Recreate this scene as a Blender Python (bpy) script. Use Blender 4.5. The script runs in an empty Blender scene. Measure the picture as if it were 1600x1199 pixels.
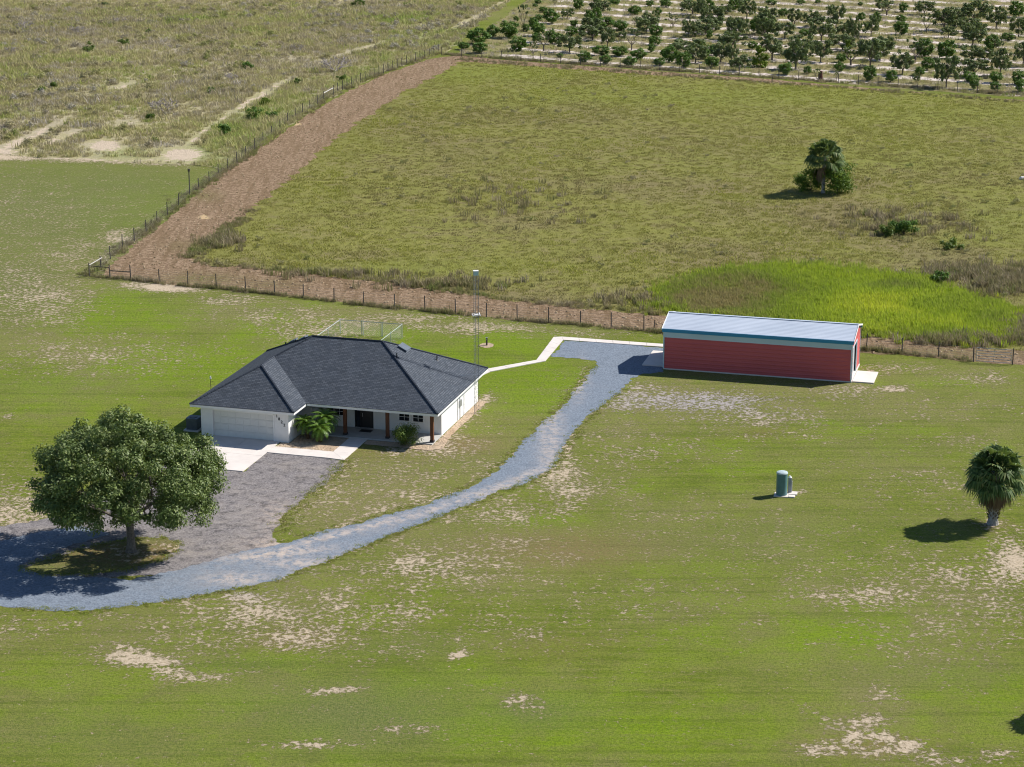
import bpy, math, random
import numpy as np
from mathutils import Vector, Matrix, Euler
from mathutils.geometry import delaunay_2d_cdt
R = math.radians
sc = bpy.context.scene
COL = sc.collection
rng = np.random.default_rng(7)
random.seed(7)

# ------------------------------------------------------------------ camera, light, exposure
FPX, PITCH, CAMH = 3600.0, R(16.2), 52.0
cd = bpy.data.cameras.new('camera'); cam = bpy.data.objects.new('camera', cd); COL.objects.link(cam)
cam.location = (0, 0, CAMH); cam.rotation_euler = (R(90) - PITCH, 0, 0)
cd.sensor_width = 36; cd.lens = FPX / 1600 * 36; cd.clip_start = 1; cd.clip_end = 9000
sc.camera = cam
SUN_EL, SUN_AZ = R(42.5), R(68)          # azimuth clockwise from +Y (away from the camera)
w = bpy.data.worlds.new('World'); sc.world = w; w.use_nodes = True
wt = w.node_tree; bg = wt.nodes['Background']
sky = wt.nodes.new('ShaderNodeTexSky'); sky.sky_type = 'NISHITA'; sky.sun_disc = False
sky.sun_elevation = SUN_EL; sky.sun_rotation = SUN_AZ; sky.air_density = 1.0; sky.dust_density = 0.4; sky.ozone_density = 4.0
wt.links.new(sky.outputs[0], bg.inputs[0]); bg.inputs[1].default_value = 0.072
sd = bpy.data.lights.new('sun', 'SUN'); sd.energy = 4.9; sd.angle = R(0.53); sd.color = (1, 0.945, 0.87)
so = bpy.data.objects.new('sun', sd); COL.objects.link(so)
sdir = Vector((math.cos(SUN_EL) * math.sin(SUN_AZ), math.cos(SUN_EL) * math.cos(SUN_AZ), math.sin(SUN_EL)))
so.rotation_euler = sdir.to_track_quat('Z', 'Y').to_euler(); so.location = (60, 60, 90)
vs = sc.view_settings; vs.view_transform = 'Standard'; vs.look = 'None'; vs.gamma = 1; vs.exposure = 0.5; vs.use_curve_mapping = False
sc.render.engine = 'CYCLES'
sc.cycles.use_denoising = True; sc.cycles.denoising_prefilter = 'ACCURATE'; sc.cycles.filter_width = 1.1; sc.cycles.use_adaptive_sampling = False; sc.cycles.max_bounces = 5; sc.cycles.diffuse_bounces = 2; sc.cycles.glossy_bounces = 2; sc.cycles.transparent_max_bounces = 6

# ------------------------------------------------------------------ surveying: where a sight line meets the ground
def g(u, v, z=0.0):
    a = (u - 800) / FPX; b = (v - 599.5) / FPX
    dy = math.cos(PITCH) - b * math.sin(PITCH); dz = -math.sin(PITCH) - b * math.cos(PITCH)
    t = (z - CAMH) / dz
    return Vector((a * t, dy * t, z))
def pr(x, y, z=0.0):
    zz = z - CAMH
    dep = y * math.cos(PITCH) - zz * math.sin(PITCH); up = y * math.sin(PITCH) + zz * math.cos(PITCH)
    return 800 + FPX * x / dep, 599.5 - FPX * up / dep
def scale_at(v):      # pixels per metre, sideways, on the ground at image row v
    return math.cos(PITCH) * (v + 446.4) / CAMH

# ------------------------------------------------------------------ object helpers
def tag(o, label=None, cat=None, group=None, kind=None):
    if label: o['label'] = label
    if cat: o['category'] = cat
    if group: o['group'] = group
    if kind: o['kind'] = kind
    return o
def empty(name, loc=(0, 0, 0), rz=0.0, label=None, cat=None, group=None, kind=None):
    o = bpy.data.objects.new(name, None); COL.objects.link(o); o.location = loc; o.rotation_euler = (0, 0, rz)
    o.empty_display_size = .3
    return tag(o, label, cat, group, kind)
def link(name, me, parent=None, loc=None, rot=None, scl=None):
    o = bpy.data.objects.new(name, me); COL.objects.link(o)
    if parent: o.parent = parent
    if loc is not None: o.location = loc
    if rot is not None: o.rotation_euler = rot
    if scl is not None: o.scale = scl
    return o
class MB:
    def __init__(s): s.v = []; s.f = []
    def add(s, vs_, fs_):
        n = len(s.v); s.v += [tuple(p) for p in vs_]; s.f += [tuple(i + n for i in f) for f in fs_]; return s
    def box(s, x0, x1, y0, y1, z0, z1, M=None):
        vv = [Vector((x, y, z)) for z in (z0, z1) for y in (y0, y1) for x in (x0, x1)]
        if M is not None: vv = [M @ p for p in vv]
        return s.add(vv, [(0, 2, 3, 1), (4, 5, 7, 6), (0, 1, 5, 4), (2, 6, 7, 3), (0, 4, 6, 2), (1, 3, 7, 5)])
    def poly(s, pts): return s.add(pts, [tuple(range(len(pts)))])
    def prism(s, pts, z0, z1):
        n = len(pts)
        vv = [(p[0], p[1], z0) for p in pts] + [(p[0], p[1], z1) for p in pts]
        return s.add(vv, [tuple(range(n - 1, -1, -1)), tuple(range(n, 2 * n))] + [(i, (i + 1) % n, n + (i + 1) % n, n + i) for i in range(n)])
    def tube(s, pts, rad, n=6, cap=True):
        pts = [Vector(p) for p in pts]; m = len(pts)
        if not hasattr(rad, '__len__'): rad = [rad] * m
        base = len(s.v); prev = None
        for i, p in enumerate(pts):
            d = (pts[min(i + 1, m - 1)] - pts[max(i - 1, 0)]).normalized()
            a = d.cross(Vector((0, 0, 1)) if abs(d.z) < .9 else Vector((1, 0, 0))).normalized()
            if prev is not None:
                a = (prev - d * prev.dot(d)).normalized() if (prev - d * prev.dot(d)).length > 1e-4 else a
            prev = a; b = d.cross(a)
            for k in range(n):
                t = 2 * math.pi * k / n
                s.v.append(tuple(p + (a * math.cos(t) + b * math.sin(t)) * rad[i]))
        for i in range(m - 1):
            for k in range(n):
                k2 = (k + 1) % n
                s.f.append((base + i * n + k, base + i * n + k2, base + (i + 1) * n + k2, base + (i + 1) * n + k))
        if cap:
            s.f.append(tuple(base + k for k in range(n - 1, -1, -1))); s.f.append(tuple(base + (m - 1) * n + k for k in range(n)))
        return s
    def mesh(s, name, m, smooth=False):
        me = bpy.data.meshes.new(name); me.from_pydata(s.v, [], s.f); me.materials.append(m)
        if smooth: me.polygons.foreach_set('use_smooth', [True] * len(me.polygons))
        me.update(); return me
    def build(s, name, m, parent=None, smooth=False, **k): return link(name, s.mesh(name, m, smooth), parent, **k)
def numesh(name, V, F, m, attrs=None):
    me = bpy.data.meshes.new(name); V = np.asarray(V, np.float32); F = np.asarray(F, np.int32)
    me.vertices.add(len(V)); me.vertices.foreach_set('co', V.ravel())
    k = F.shape[1]; me.loops.add(F.size); me.loops.foreach_set('vertex_index', F.ravel())
    me.polygons.add(len(F)); me.polygons.foreach_set('loop_start', np.arange(0, F.size, k, dtype=np.int32))
    me.update(calc_edges=True); me.materials.append(m)
    for n_, a in (attrs or {}).items():
        at = me.attributes.new(n_, 'FLOAT', 'POINT'); at.data.foreach_set('value', np.asarray(a, np.float32))
    return me

# ------------------------------------------------------------------ shader helpers
class SH:
    def __init__(s, name):
        s.m = bpy.data.materials.new(name); s.m.use_nodes = True; s.t = s.m.node_tree; s.b = s.t.nodes['Principled BSDF']
        s.b.inputs['Roughness'].default_value = .85; s.b.inputs['Specular IOR Level'].default_value = .2
        s._pos = None
    def n(s, typ, **k):
        nd = s.t.nodes.new(typ)
        for a, b in k.items(): setattr(nd, a, b)
        return nd
    def set(s, sock, val):
        if val is None: return
        if isinstance(val, bpy.types.NodeSocket): s.t.links.new(val, sock)
        elif hasattr(val, '__len__') and len(val) == 3 and sock.type == 'RGBA': sock.default_value = (*val, 1)
        else: sock.default_value = val
    def pos(s):
        if s._pos is None: s._pos = s.n('ShaderNodeNewGeometry').outputs['Position']
        return s._pos
    def objc(s): return s.n('ShaderNodeTexCoord').outputs['Object']
    def uv(s): return s.n('ShaderNodeTexCoord').outputs['UV']
    def stretch(s, vec, sx, sy, sz=1, rz=0):
        mp = s.n('ShaderNodeMapping'); s.set(mp.inputs[0], vec); mp.inputs['Scale'].default_value = (sx, sy, sz); mp.inputs['Rotation'].default_value = (0, 0, rz)
        return mp.outputs[0]
    def noise(s, scale, detail=4, rough=.6, vec=None, dist=0.0, col=False):
        nd = s.n('ShaderNodeTexNoise'); s.set(nd.inputs['Vector'], vec if vec is not None else s.pos())
        nd.inputs['Scale'].default_value = scale; nd.inputs['Detail'].default_value = detail; nd.inputs['Roughness'].default_value = rough; nd.inputs['Distortion'].default_value = dist
        return nd.outputs[1 if col else 0]
    def math(s, op, a, b=None, c=None, clamp=False):
        nd = s.n('ShaderNodeMath', operation=op, use_clamp=clamp); s.set(nd.inputs[0], a); s.set(nd.inputs[1], b); s.set(nd.inputs[2], c); return nd.outputs[0]
    def step(s, x, lo, hi, a=0., b=1.):
        nd = s.n('ShaderNodeMapRange', clamp=True); s.set(nd.inputs[0], x); s.set(nd.inputs[1], lo); s.set(nd.inputs[2], hi); s.set(nd.inputs[3], a); s.set(nd.inputs[4], b); return nd.outputs[0]
    def mix(s, f, a, b, mode='MIX'):
        nd = s.n('ShaderNodeMix', data_type='RGBA', blend_type=mode); s.set(nd.inputs['Factor'], f); s.set(nd.inputs[6], a); s.set(nd.inputs[7], b); return nd.outputs[2]
    def attr(s, name, inst=False):
        nd = s.n('ShaderNodeAttribute', attribute_name=name)
        if inst: nd.attribute_type = 'INSTANCER'
        return nd.outputs['Fac']
    def rand(s): return s.n('ShaderNodeObjectInfo').outputs['Random']
    def bump(s, h, strength=.5, dist=.1):
        nd = s.n('ShaderNodeBump'); s.set(nd.inputs['Height'], h); nd.inputs['Strength'].default_value = strength; nd.inputs['Distance'].default_value = dist
        s.t.links.new(nd.outputs[0], s.b.inputs['Normal'])
    def color(s, c): s.set(s.b.inputs['Base Color'], c); return s
    def rough(s, r, spec=None, metal=None):
        s.set(s.b.inputs['Roughness'], r)
        if spec is not None: s.b.inputs['Specular IOR Level'].default_value = spec
        if metal is not None: s.b.inputs['Metallic'].default_value = metal
        return s
def plain(name, c, rough=.6, spec=.4, metal=0, var=.12, scale=3, bump=0):
    s = SH(name); nz = s.noise(scale, 5, .6, vec=s.objc())
    c2 = tuple(x * (1 - var * 2) for x in c)
    s.color(s.mix(s.step(nz, .35, .65), c, c2)).rough(rough, spec, metal)
    if bump: s.bump(s.noise(scale * 12, 3, .6, vec=s.objc()), bump, .02)
    return s.m

# lawn: green grass, thin dry grass and white sand showing through, all by masks painted per area
def lawn_material(name):
    s = SH(name)
    big = s.noise(.045, 4, .55); mid = s.noise(.28, 5, .62, dist=.4); fine = s.noise(3.2, 5, .7); grain = s.noise(14, 3, .75)
    streak = s.noise(1.0, 5, .65, vec=s.stretch(s.pos(), .45, 2.6, 1, R(14)))
    green = s.mix(s.step(mid, .35, .65), (.148, .208, .014), (.228, .266, .034))
    green = s.mix(s.step(fine, .36, .66, 0, .8), green, (.084, .120, .012))
    green = s.mix(s.step(streak, .48, .68, 0, .65), green, (.275, .260, .085))
    dryc = s.mix(s.step(grain, .35, .65), (.310, .275, .128), (.205, .190, .074))
    lush = s.mix(s.step(fine, .32, .66), (.135, .245, .006), (.228, .322, .010))
    lush = s.mix(s.step(streak, .5, .7, 0, .4), lush, (.11, .16, .02))
    dryf = s.math('ADD', s.math('ADD', s.attr('dry'), s.step(big, .40, .64, -.10, .50)), s.step(s.noise(.13, 5, .65, dist=.5), .45, .68, -.1, .45))
    dryf = s.math('MULTIPLY', s.step(dryf, .05, .95), s.step(fine, .28, .60, .40, 1.0), clamp=True)
    lf = s.math('MULTIPLY', s.step(s.math('ADD', s.attr('lush'), s.step(mid, .3, .7, -.4, .4)), .15, .8), .9, clamp=True)
    c = s.mix(dryf, green, dryc); c = s.mix(lf, c, lush)
    mt = s.noise(.85, 6, .72, dist=.6); c = s.mix(s.step(mt, .51, .64, 0, .38), c, (.205, .190, .070)); c = s.mix(s.step(mt, .46, .34, 0, .40), c, (.125, .195, .010))
    mow = s.noise(1.0, 3, .5, vec=s.stretch(s.pos(), .035, 1.5, 1, R(6))); c = s.mix(s.step(mow, .50, .62, 0, .30), c, (.200, .215, .055)); c = s.mix(s.step(mow, .48, .36, 0, .30), c, (.065, .095, .012))
    g2 = s.noise(5.5, 4, .78); c = s.mix(s.step(g2, .48, .61, 0, .60), c, (.072, .092, .020)); c = s.mix(s.step(g2, .46, .34, 0, .40), c, (.250, .245, .085))
    c = s.mix(s.step(grain, .50, .64, 0, .45), c, (.060, .078, .016))
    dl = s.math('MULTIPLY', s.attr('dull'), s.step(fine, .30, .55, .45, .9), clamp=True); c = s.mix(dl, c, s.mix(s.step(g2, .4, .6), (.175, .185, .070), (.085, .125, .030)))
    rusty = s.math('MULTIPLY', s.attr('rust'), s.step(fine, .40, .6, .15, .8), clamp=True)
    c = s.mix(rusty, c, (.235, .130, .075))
    # sand: flecks where the mask is weak, whole patches where it is strong
    sp = s.math('ADD', s.math('MULTIPLY', s.noise(2.7, 6, .76, dist=.2), .84), s.math('MULTIPLY', s.noise(.95, 5, .7, dist=.4), .16)); sp2 = s.noise(.42, 4, .6)
    th = s.math('SUBTRACT', s.math('SUBTRACT', .634, s.math('ADD', s.math('MULTIPLY', s.math('MINIMUM', s.attr('sand'), .85), .205), s.math('MULTIPLY', s.math('MAXIMUM', s.math('SUBTRACT', s.attr('sand'), .85), 0.0), .75))), s.math('MULTIPLY', s.math('SUBTRACT', sp2, .5), .22))
    sf = s.step(s.math('SUBTRACT', sp, th), -.016, .022)
    ring = s.step(s.math('SUBTRACT', sp, th), -.06, -.01); c = s.mix(s.math('MULTIPLY', ring, .6), c, s.mix(s.step(grain, .4, .6), (.300, .245, .140), (.150, .125, .065)))
    sandc = s.mix(s.step(g2, .36, .62), (.64, .535, .41), (.42, .335, .235))
    sandc = s.mix(s.attr('grey'), sandc, (.38, .355, .37))
    c = s.mix(s.math('MULTIPLY', sf, .93), c, sandc)
    s.color(c); s.rough(.95, .05)
    h = s.math('ADD', s.math('MULTIPLY', fine, .5), s.math('MULTIPLY', grain, .6))
    h = s.math('SUBTRACT', h, s.math('MULTIPLY', sf, .3)); s.bump(h, .9, .15)
    return s.m
M_lawn = lawn_material('lawn')
def field_material(name, a, b, cbrown, cgreen, sand=(.52, .43, .33), soff=.80):
    s = SH(name)
    big = s.noise(.03, 4, .6, vec=s.stretch(s.pos(), 1, .75)); mid = s.noise(.16, 6, .66, dist=.6); fine = s.noise(1.3, 5, .7); grain = s.noise(6, 3, .7)
    c = s.mix(s.step(mid, .36, .66), a, b)
    m2 = s.noise(.42, 5, .68, dist=.5); c = s.mix(s.step(m2, .50, .66, 0, .65), c, cbrown)
    c = s.mix(s.math('MULTIPLY', s.step(s.math('ADD', mid, s.math('ADD', s.math('MULTIPLY', big, .8), s.math('MULTIPLY', s.attr('dry'), .35))), .92, 1.18), .75), c, cbrown)
    c = s.mix(s.math('MULTIPLY', s.attr('lush'), s.step(fine, .3, .6, .5, 1)), c, cgreen)
    c = s.mix(s.step(fine, .44, .7, 0, .4), c, tuple(x * .6 for x in a))
    c = s.mix(s.step(grain, .35, .7, 0, .35), c, tuple(x * .5 for x in cbrown))
    sp = s.noise(.9, 6, .7)
    sf = s.step(s.math('ADD', sp, s.math('MULTIPLY', s.attr('sand'), .5)), soff, soff + .06)
    c = s.mix(sf, c, sand)
    s.color(c).rough(.95, .05); s.bump(s.math('ADD', fine, s.math('MULTIPLY', grain, .4)), .8, .4)
    return s.m
M_pasture = field_material('pasture', (.205, .208, .055), (.265, .268, .066), (.225, .185, .100), (.20, .26, .03))
M_scrub = field_material('scrub_ground', (.380, .345, .175), (.500, .455, .270), (.430, .375, .290), (.22, .30, .07))
M_marsh = field_material('marsh', (.30, .38, .016), (.44, .48, .025), (.28, .25, .08), (.20, .36, .014))

def dirt_material():
    s = SH('ploughed_dirt'); mid = s.noise(.35, 5, .6); fine = s.noise(2.2, 6, .75, dist=.5); ed = s.noise(9, 3, .7)
    c = s.mix(s.step(fine, .43, .58), (.205, .138, .085), (.42, .305, .205))
    c = s.mix(s.step(mid, .52, .72, 0, .55), c, (.40, .29, .19)); c = s.mix(s.step(ed, .5, .7, 0, .5), c, (.16, .105, .055))
    sk = s.noise(1.0, 4, .6, vec=s.stretch(s.pos(), 1.6, .12, 1, R(11))); c = s.mix(s.step(sk, .46, .62, 0, .65), c, (.20, .135, .075))
    c = s.mix(s.math('MULTIPLY', s.attr('lush'), s.step(fine, .4, .6)), c, (.16, .17, .05))
    c = s.mix(s.step(s.math('ADD', s.attr('sand'), s.math('MULTIPLY', mid, .4)), .75, .95), c, (.60, .45, .26))
    s.color(c).rough(.95, .05); s.bump(s.math('ADD', fine, s.math('MULTIPLY', ed, .4)), 1, .35); return s.m
M_dirt = dirt_material()
def gravel_material(name, a, b, dusty, df=.35):
    s = SH(name); mid = s.noise(.45, 6, .7, dist=.8); fine = s.noise(6, 5, .85); st = s.noise(.9, 4, .6, dist=.5)
    c = s.mix(s.step(fine, .40, .62), a, b); c = s.mix(s.step(mid, .52, .74, 0, df * .7), c, dusty)
    c = s.mix(s.math('MULTIPLY', s.attr('dry'), s.step(st, .40, .62, .0, .6)), c, dusty)
    c = s.mix(s.math('MULTIPLY', s.attr('sand'), s.step(s.noise(1.6, 5, .7), .40, .55)), c, (.60, .48, .38))
    c = s.mix(s.step(s.noise(1.7, 6, .75), .50, .64, 0, .3), c, tuple(min(1, x * 1.15) for x in b)); c = s.mix(s.step(s.noise(1.1, 7, .78), .50, .62, 0, df), c, tuple(x * .55 for x in a))
    s.color(c).rough(.9, .15); s.bump(fine, .5, .05); return s.m
M_drive = gravel_material('driveway_gravel', (.108, .136, .176), (.232, .272, .328), (.230, .240, .255), .25)
M_lot = gravel_material('lot_gravel', (.095, .088, .092), (.290, .268, .266), (.320, .285, .250), .75)
def orchard_material():
    s = SH('orchard_ground'); ph = s.attr('row')      # 0 at a tree row, .5 midway between two rows
    nz = s.noise(.22, 5, .6, dist=.6); fine = s.noise(1.8, 5, .7)
    t = s.math('ADD', ph, s.math('MULTIPLY', s.math('SUBTRACT', nz, .5), .55))
    c = s.mix(s.step(fine, .35, .65), (.270, .235, .120), (.175, .170, .075)); c = s.mix(s.step(nz, .55, .7, 0, .5), c, (.26, .17, .09))
    sand = s.mix(s.step(fine, .4, .64), (.70, .62, .58), (.42, .36, .33))
    brk = s.step(s.noise(.35, 5, .65, dist=.5, vec=s.stretch(s.pos(), .7, 1.6, 1, R(27))), .40, .52); c = s.mix(s.math('MULTIPLY', s.math('MULTIPLY', s.step(t, .22, .16), s.attr('sand')), s.math('MAXIMUM', brk, .12)), c, sand); s.color(c).rough(.95, .05); s.bump(fine, .7, .3); return s.m
M_orchard = orchard_material()

def leaf_mat(name, dark, light, third=None, rough=.5, spec=.35, trans=.25, inst=False, shadecut=None):
    s = SH(name); r = s.rand(); geo = s.n('ShaderNodeNewGeometry'); isl = geo.outputs['Random Per Island']
    c = s.mix(s.math('POWER', isl, 1.5), dark, light)
    if third: c = s.mix(s.step(isl, .90, .96, 0, .8), c, third)
    c = s.mix(s.math('MULTIPLY', r, .35), c, tuple(x * .6 for x in light))
    s.color(c).rough(rough, spec)
    tr = s.n('ShaderNodeBsdfTranslucent'); s.set(tr.inputs[0], s.mix(.5, c, (.25, .34, .04), 'MIX'))
    mx = s.n('ShaderNodeMixShader'); mx.inputs[0].default_value = trans
    s.t.links.new(s.b.outputs[0], mx.inputs[1]); s.t.links.new(tr.outputs[0], mx.inputs[2])
    s.t.links.new(mx.outputs[0], s.t.nodes['Material Output'].inputs[0]); return s.m
def tuft_mat(name, stops, trans=.3):
    s = SH(name); t = s.attr('tint', True)
    rp = s.n('ShaderNodeValToRGB'); e = rp.color_ramp.elements
    while len(e) > 1: e.remove(e[-1])
    e[0].position = stops[0][0]; e[0].color = (*stops[0][1], 1)
    for p_, c_ in stops[1:]:
        q = e.new(p_); q.color = (*c_, 1)
    s.set(rp.inputs[0], t); isl = s.n('ShaderNodeNewGeometry').outputs['Random Per Island']
    c = s.mix(s.math('MULTIPLY', isl, .5), rp.outputs[0], (.30, .27, .12)); s.color(c).rough(.9, .1)
    tr = s.n('ShaderNodeBsdfTranslucent'); s.set(tr.inputs[0], c); mx = s.n('ShaderNodeMixShader'); mx.inputs[0].default_value = trans
    s.t.links.new(s.b.outputs[0], mx.inputs[1]); s.t.links.new(tr.outputs[0], mx.inputs[2]); s.t.links.new(mx.outputs[0], s.t.nodes['Material Output'].inputs[0]); return s.m
M_oakleaf = leaf_mat('oak_leaf', (.052, .090, .020), (.225, .300, .085), (.38, .40, .17), .55, .35, .16)
M_citrus = leaf_mat('citrus_leaf', (.050, .120, .020), (.155, .280, .045), (.16, .17, .02), .6, .25, .2)
M_citrus2 = leaf_mat('thin_citrus_leaf', (.085, .125, .052), (.200, .250, .100), (.18, .16, .11), .7, .2, .2)
M_fbush = leaf_mat('bright_bush_leaf', (.045, .105, .014), (.16, .27, .025), (.26, .30, .04), .6, .25, .25)
M_vine = leaf_mat('vine_leaf', (.08, .14, .015), (.20, .29, .02), (.26, .30, .03), .6, .3, .3)
M_bush = leaf_mat('bush_leaf', (.06, .115, .02), (.165, .24, .04), (.22, .20, .06), .6, .3, .25)
M_palm = leaf_mat('fan_palm_leaf', (.048, .100, .030), (.160, .225, .070), (.30, .30, .13), .6, .22, .2)
M_deadpalm = leaf_mat('dead_frond', (.10, .065, .045), (.22, .155, .10), None, .8, .2, .1)
M_date = leaf_mat('date_palm_leaf', (.085, .18, .022), (.22, .37, .045), (.36, .44, .08), .5, .4, .3)
M_bark = plain('oak_bark', (.22, .19, .165), .9, .1, 0, .25, 6, .6)
M_cbark = plain('citrus_bark', (.17, .145, .125), .9, .1, 0, .2, 6)
M_twig = plain('dead_twig', (.40, .36, .35), .9, .1, 0, .15, 5)
M_pbark = plain('palm_bark', (.44, .42, .40), .9, .1, 0, .25, 5, .6)
M_boot = plain('palm_boot', (.20, .16, .12), .9, .1, 0, .3, 9)
M_pygbark = plain('date_palm_bark', (.14, .085, .055), .95, .1, 0, .3, 12, .5)

# ------------------------------------------------------------------ area masks (read off the photograph, laid on the ground)
def blobs(X, Y, items):
    U, V = pr(X, Y)
    out = np.zeros_like(X)
    for it in items:
        cx, cy, rx, ry, st = it[:5]
        k = it[5] if len(it) > 5 else 0
        du = U - cx; dv = V - cy - k * du
        d = (du / rx) ** 2 + (dv / ry) ** 2
        out = np.maximum(out, st * np.exp(-np.clip(d, 0, 30) * .62))
    return out
SAND = [(880, 690, 22, 60, .8, -1.1), (860, 740, 60, 28, .75), (790, 800, 70, 26, .65), (1000, 625, 80, 20, .75), (1150, 640, 120, 24, .6), (540, 770, 110, 60, .5), (700, 700, 80, 40, .5), (980, 700, 90, 40, .45), (1060, 700, 100, 30, .35), (1530, 950, 110, 60, .5), (1440, 900, 200, 40, .5), (1200, 870, 200, 60, .3), (1480, 760, 140, 50, .35), (560, 950, 200, 60, .5), (300, 990, 160, 40, .45), (60, 980, 80, 40, .35), (800, 980, 160, 40, .35), (1050, 800, 120, 30, .35), (600, 797, 60, 5, .8, -.27), (680, 778, 50, 5, .8, -.4), (760, 737, 30, 6, .8, -.6), (520, 828, 50, 4, .7, -.3), (870, 742, 30, 8, .8, -.9), (720, 806, 50, 5, .6, -.4), (600, 850, 60, 6, .6, -.35), (460, 900, 50, 6, .6, -.3), (150, 962, 120, 5, .4), (20, 800, 90, 45, .75), (60, 765, 60, 18, .5), (400, 960, 130, 35, .72), (300, 945, 60, 16, .55), (380, 935, 45, 10, .95), (225, 1030, 70, 14, 1.02, .12), (300, 1058, 60, 9, .9), (150, 1020, 40, 8, .5), (470, 995, 70, 26, .75),
    (700, 885, 170, 42, .58), (640, 878, 55, 14, .85), (790, 850, 80, 20, .55), (570, 915, 80, 18, .5), (900, 765, 60, 20, .75), (880, 800, 50, 16, .5), (950, 720, 70, 40, .42), (1090, 628, 130, 18, .80), (1200, 652, 110, 13, .62), (1010, 612, 60, 12, .7), (1330, 610, 70, 14, .55),
    (620, 770, 150, 60, .50), (480, 800, 60, 40, .45), (560, 735, 70, 20, .5), (730, 720, 100, 25, .4), (690, 690, 22, 14, .95), (735, 645, 20, 14, .95, -.9), (655, 703, 60, 8, .85), (757, 626, 14, 9, .9),
    (1360, 930, 110, 22, .68), (1590, 880, 50, 40, .95), (1500, 905, 130, 24, .62), (1450, 1000, 120, 50, .40), (1330, 1150, 40, 12, 1.05, .6), (1290, 1170, 34, 8, 1.1), (1400, 1158, 60, 9, 1.1, .3), (1360, 1172, 50, 8, .95), (1380, 1085, 24, 12, .85), (1350, 1125, 40, 8, .9), (1560, 1180, 30, 8, .9), (1470, 1192, 40, 6, .9),
    (810, 1095, 26, 8, .95), (835, 1108, 16, 6, 1.0), (530, 1078, 24, 5, .95), (490, 1083, 40, 4, .9), (560, 1160, 60, 5, .6), (480, 1165, 40, 5, .85), (650, 1140, 60, 8, .55), (1205, 975, 11, 3.5, 1.35), (722, 1025, 14, 4, 1.3), (610, 1010, 70, 10, .5),
    (150, 555, 170, 34, .50), (60, 470, 90, 50, .62), (255, 449, 58, 7, 1.15, .05), (360, 468, 60, 12, .6), (500, 515, 90, 22, .62), (440, 495, 120, 18, .55), (100, 460, 50, 10, .7), (740, 512, 90, 9, .8), (620, 500, 120, 10, .65), (900, 520, 120, 8, .45), (20, 340, 240, 95, .36), (40, 430, 120, 36, .5), (120, 400, 120, 40, .48), (190, 371, 40, 14, .7), (200, 251, 180, 5, 1.0, .03), (0, 246, 80, 6, 1.0), (480, 545, 30, 10, .6),
    (110, 545, 60, 10, .6), (1530, 590, 70, 14, .5), (1400, 575, 60, 8, .6), (1395, 608, 26, 6, .9), (1230, 680, 160, 14, .35), (1440, 640, 170, 30, .30), (10, 651, 12, 5, .9), (1551, 818, 24, 8, .85), (1100, 830, 200, 40, .30), (1000, 940, 260, 40, .33), (1240, 770, 14, 5, .7), (1480, 690, 60, 10, .5), (1190, 660, 40, 7, .8), (840, 690, 26, 26, .6, -1), (910, 600, 12, 22, .9, -1), (800, 735, 40, 12, .6, -.6), (205, 862, 30, 8, .5), (560, 530, 30, 6, .5)]
LUSH = [(750, 1130, 700, 90, .42), (1200, 930, 400, 60, .3), (300, 620, 250, 60, .4), (560, 580, 260, 60, .85), (830, 600, 110, 40, .95), (850, 545, 60, 22, .6), (800, 535, 90, 18, .9), (290, 570, 130, 40, .9), (400, 520, 100, 30, .6, -.4), (200, 500, 130, 25, .75), (120, 620, 200, 50, .5), (60, 570, 80, 20, .5), (190, 470, 60, 20, .8), (240, 1110, 260, 50, .45), (900, 1135, 300, 55, .75), (700, 1060, 110, 30, .7), (1320, 990, 110, 34, .85), (1040, 890, 130, 25, .45), (850, 815, 55, 9, 1.1), (1560, 1090, 60, 40, .7), (1290, 660, 40, 6, .7), (1370, 672, 60, 7, .7),
    (90, 1060, 110, 34, .55), (350, 1090, 80, 30, .55), (330, 1040, 200, 20, .4), (1100, 1010, 200, 40, .45), (1150, 735, 60, 10, .7), (1500, 1080, 120, 50, .5), (1380, 700, 200, 14, .3), (1060, 760, 150, 14, .3), (190, 320, 120, 30, .5), (760, 950, 300, 30, .25), (1120, 700, 100, 12, .5), (1340, 573, 60, 6, .6), (1450, 600, 90, 10, .5)]
DRY = [(90, 350, 260, 90, .55), (770, 30, 60, 40, .8), (1300, 620, 330, 45, .75), (900, 870, 200, 50, .40), (100, 600, 170, 14, .25), (60, 540, 180, 25, .65), (560, 760, 170, 60, .55), (400, 490, 220, 30, .7), (700, 510, 250, 18, .6), (560, 1110, 130, 50, .65), (820, 1110, 80, 25, .7), (440, 950, 150, 60, .45), (1200, 830, 300, 60, .30), (1480, 800, 160, 60, .35), (1560, 680, 100, 40, .6), (760, 650, 70, 20, .4), (690, 730, 120, 30, .4), (60, 310, 260, 60, .5), (1450, 940, 150, 30, .5), (1380, 1120, 150, 60, .4), (750, 690, 90, 20, .5), (740, 1130, 80, 25, .4), (120, 1140, 150, 60, .3)]
RUST = [(880, 860, 120, 26, .65), (715, 695, 45, 10, .8), (1350, 1165, 70, 14, .6), (800, 870, 80, 18, .4), (470, 998, 50, 12, .7), (590, 705, 90, 10, .4), (860, 1010, 90, 16, .3), (205, 862, 36, 9, .9), (1551, 822, 18, 6, .6), (1190, 676, 20, 5, .5)]
DULL = [(60, 330, 260, 80, .85), (180, 290, 160, 30, .8), (20, 440, 80, 50, .8), (560, 1115, 150, 48, .9), (830, 1112, 70, 22, .8), (150, 1150, 160, 40, .4), (1000, 850, 300, 30, .35), (1250, 830, 200, 20, .3), (620, 1010, 160, 16, .5), (400, 1040, 80, 12, .5), (1450, 1050, 160, 16, .3), (60, 600, 120, 16, .3), (260, 1170, 120, 14, .4)]
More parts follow.
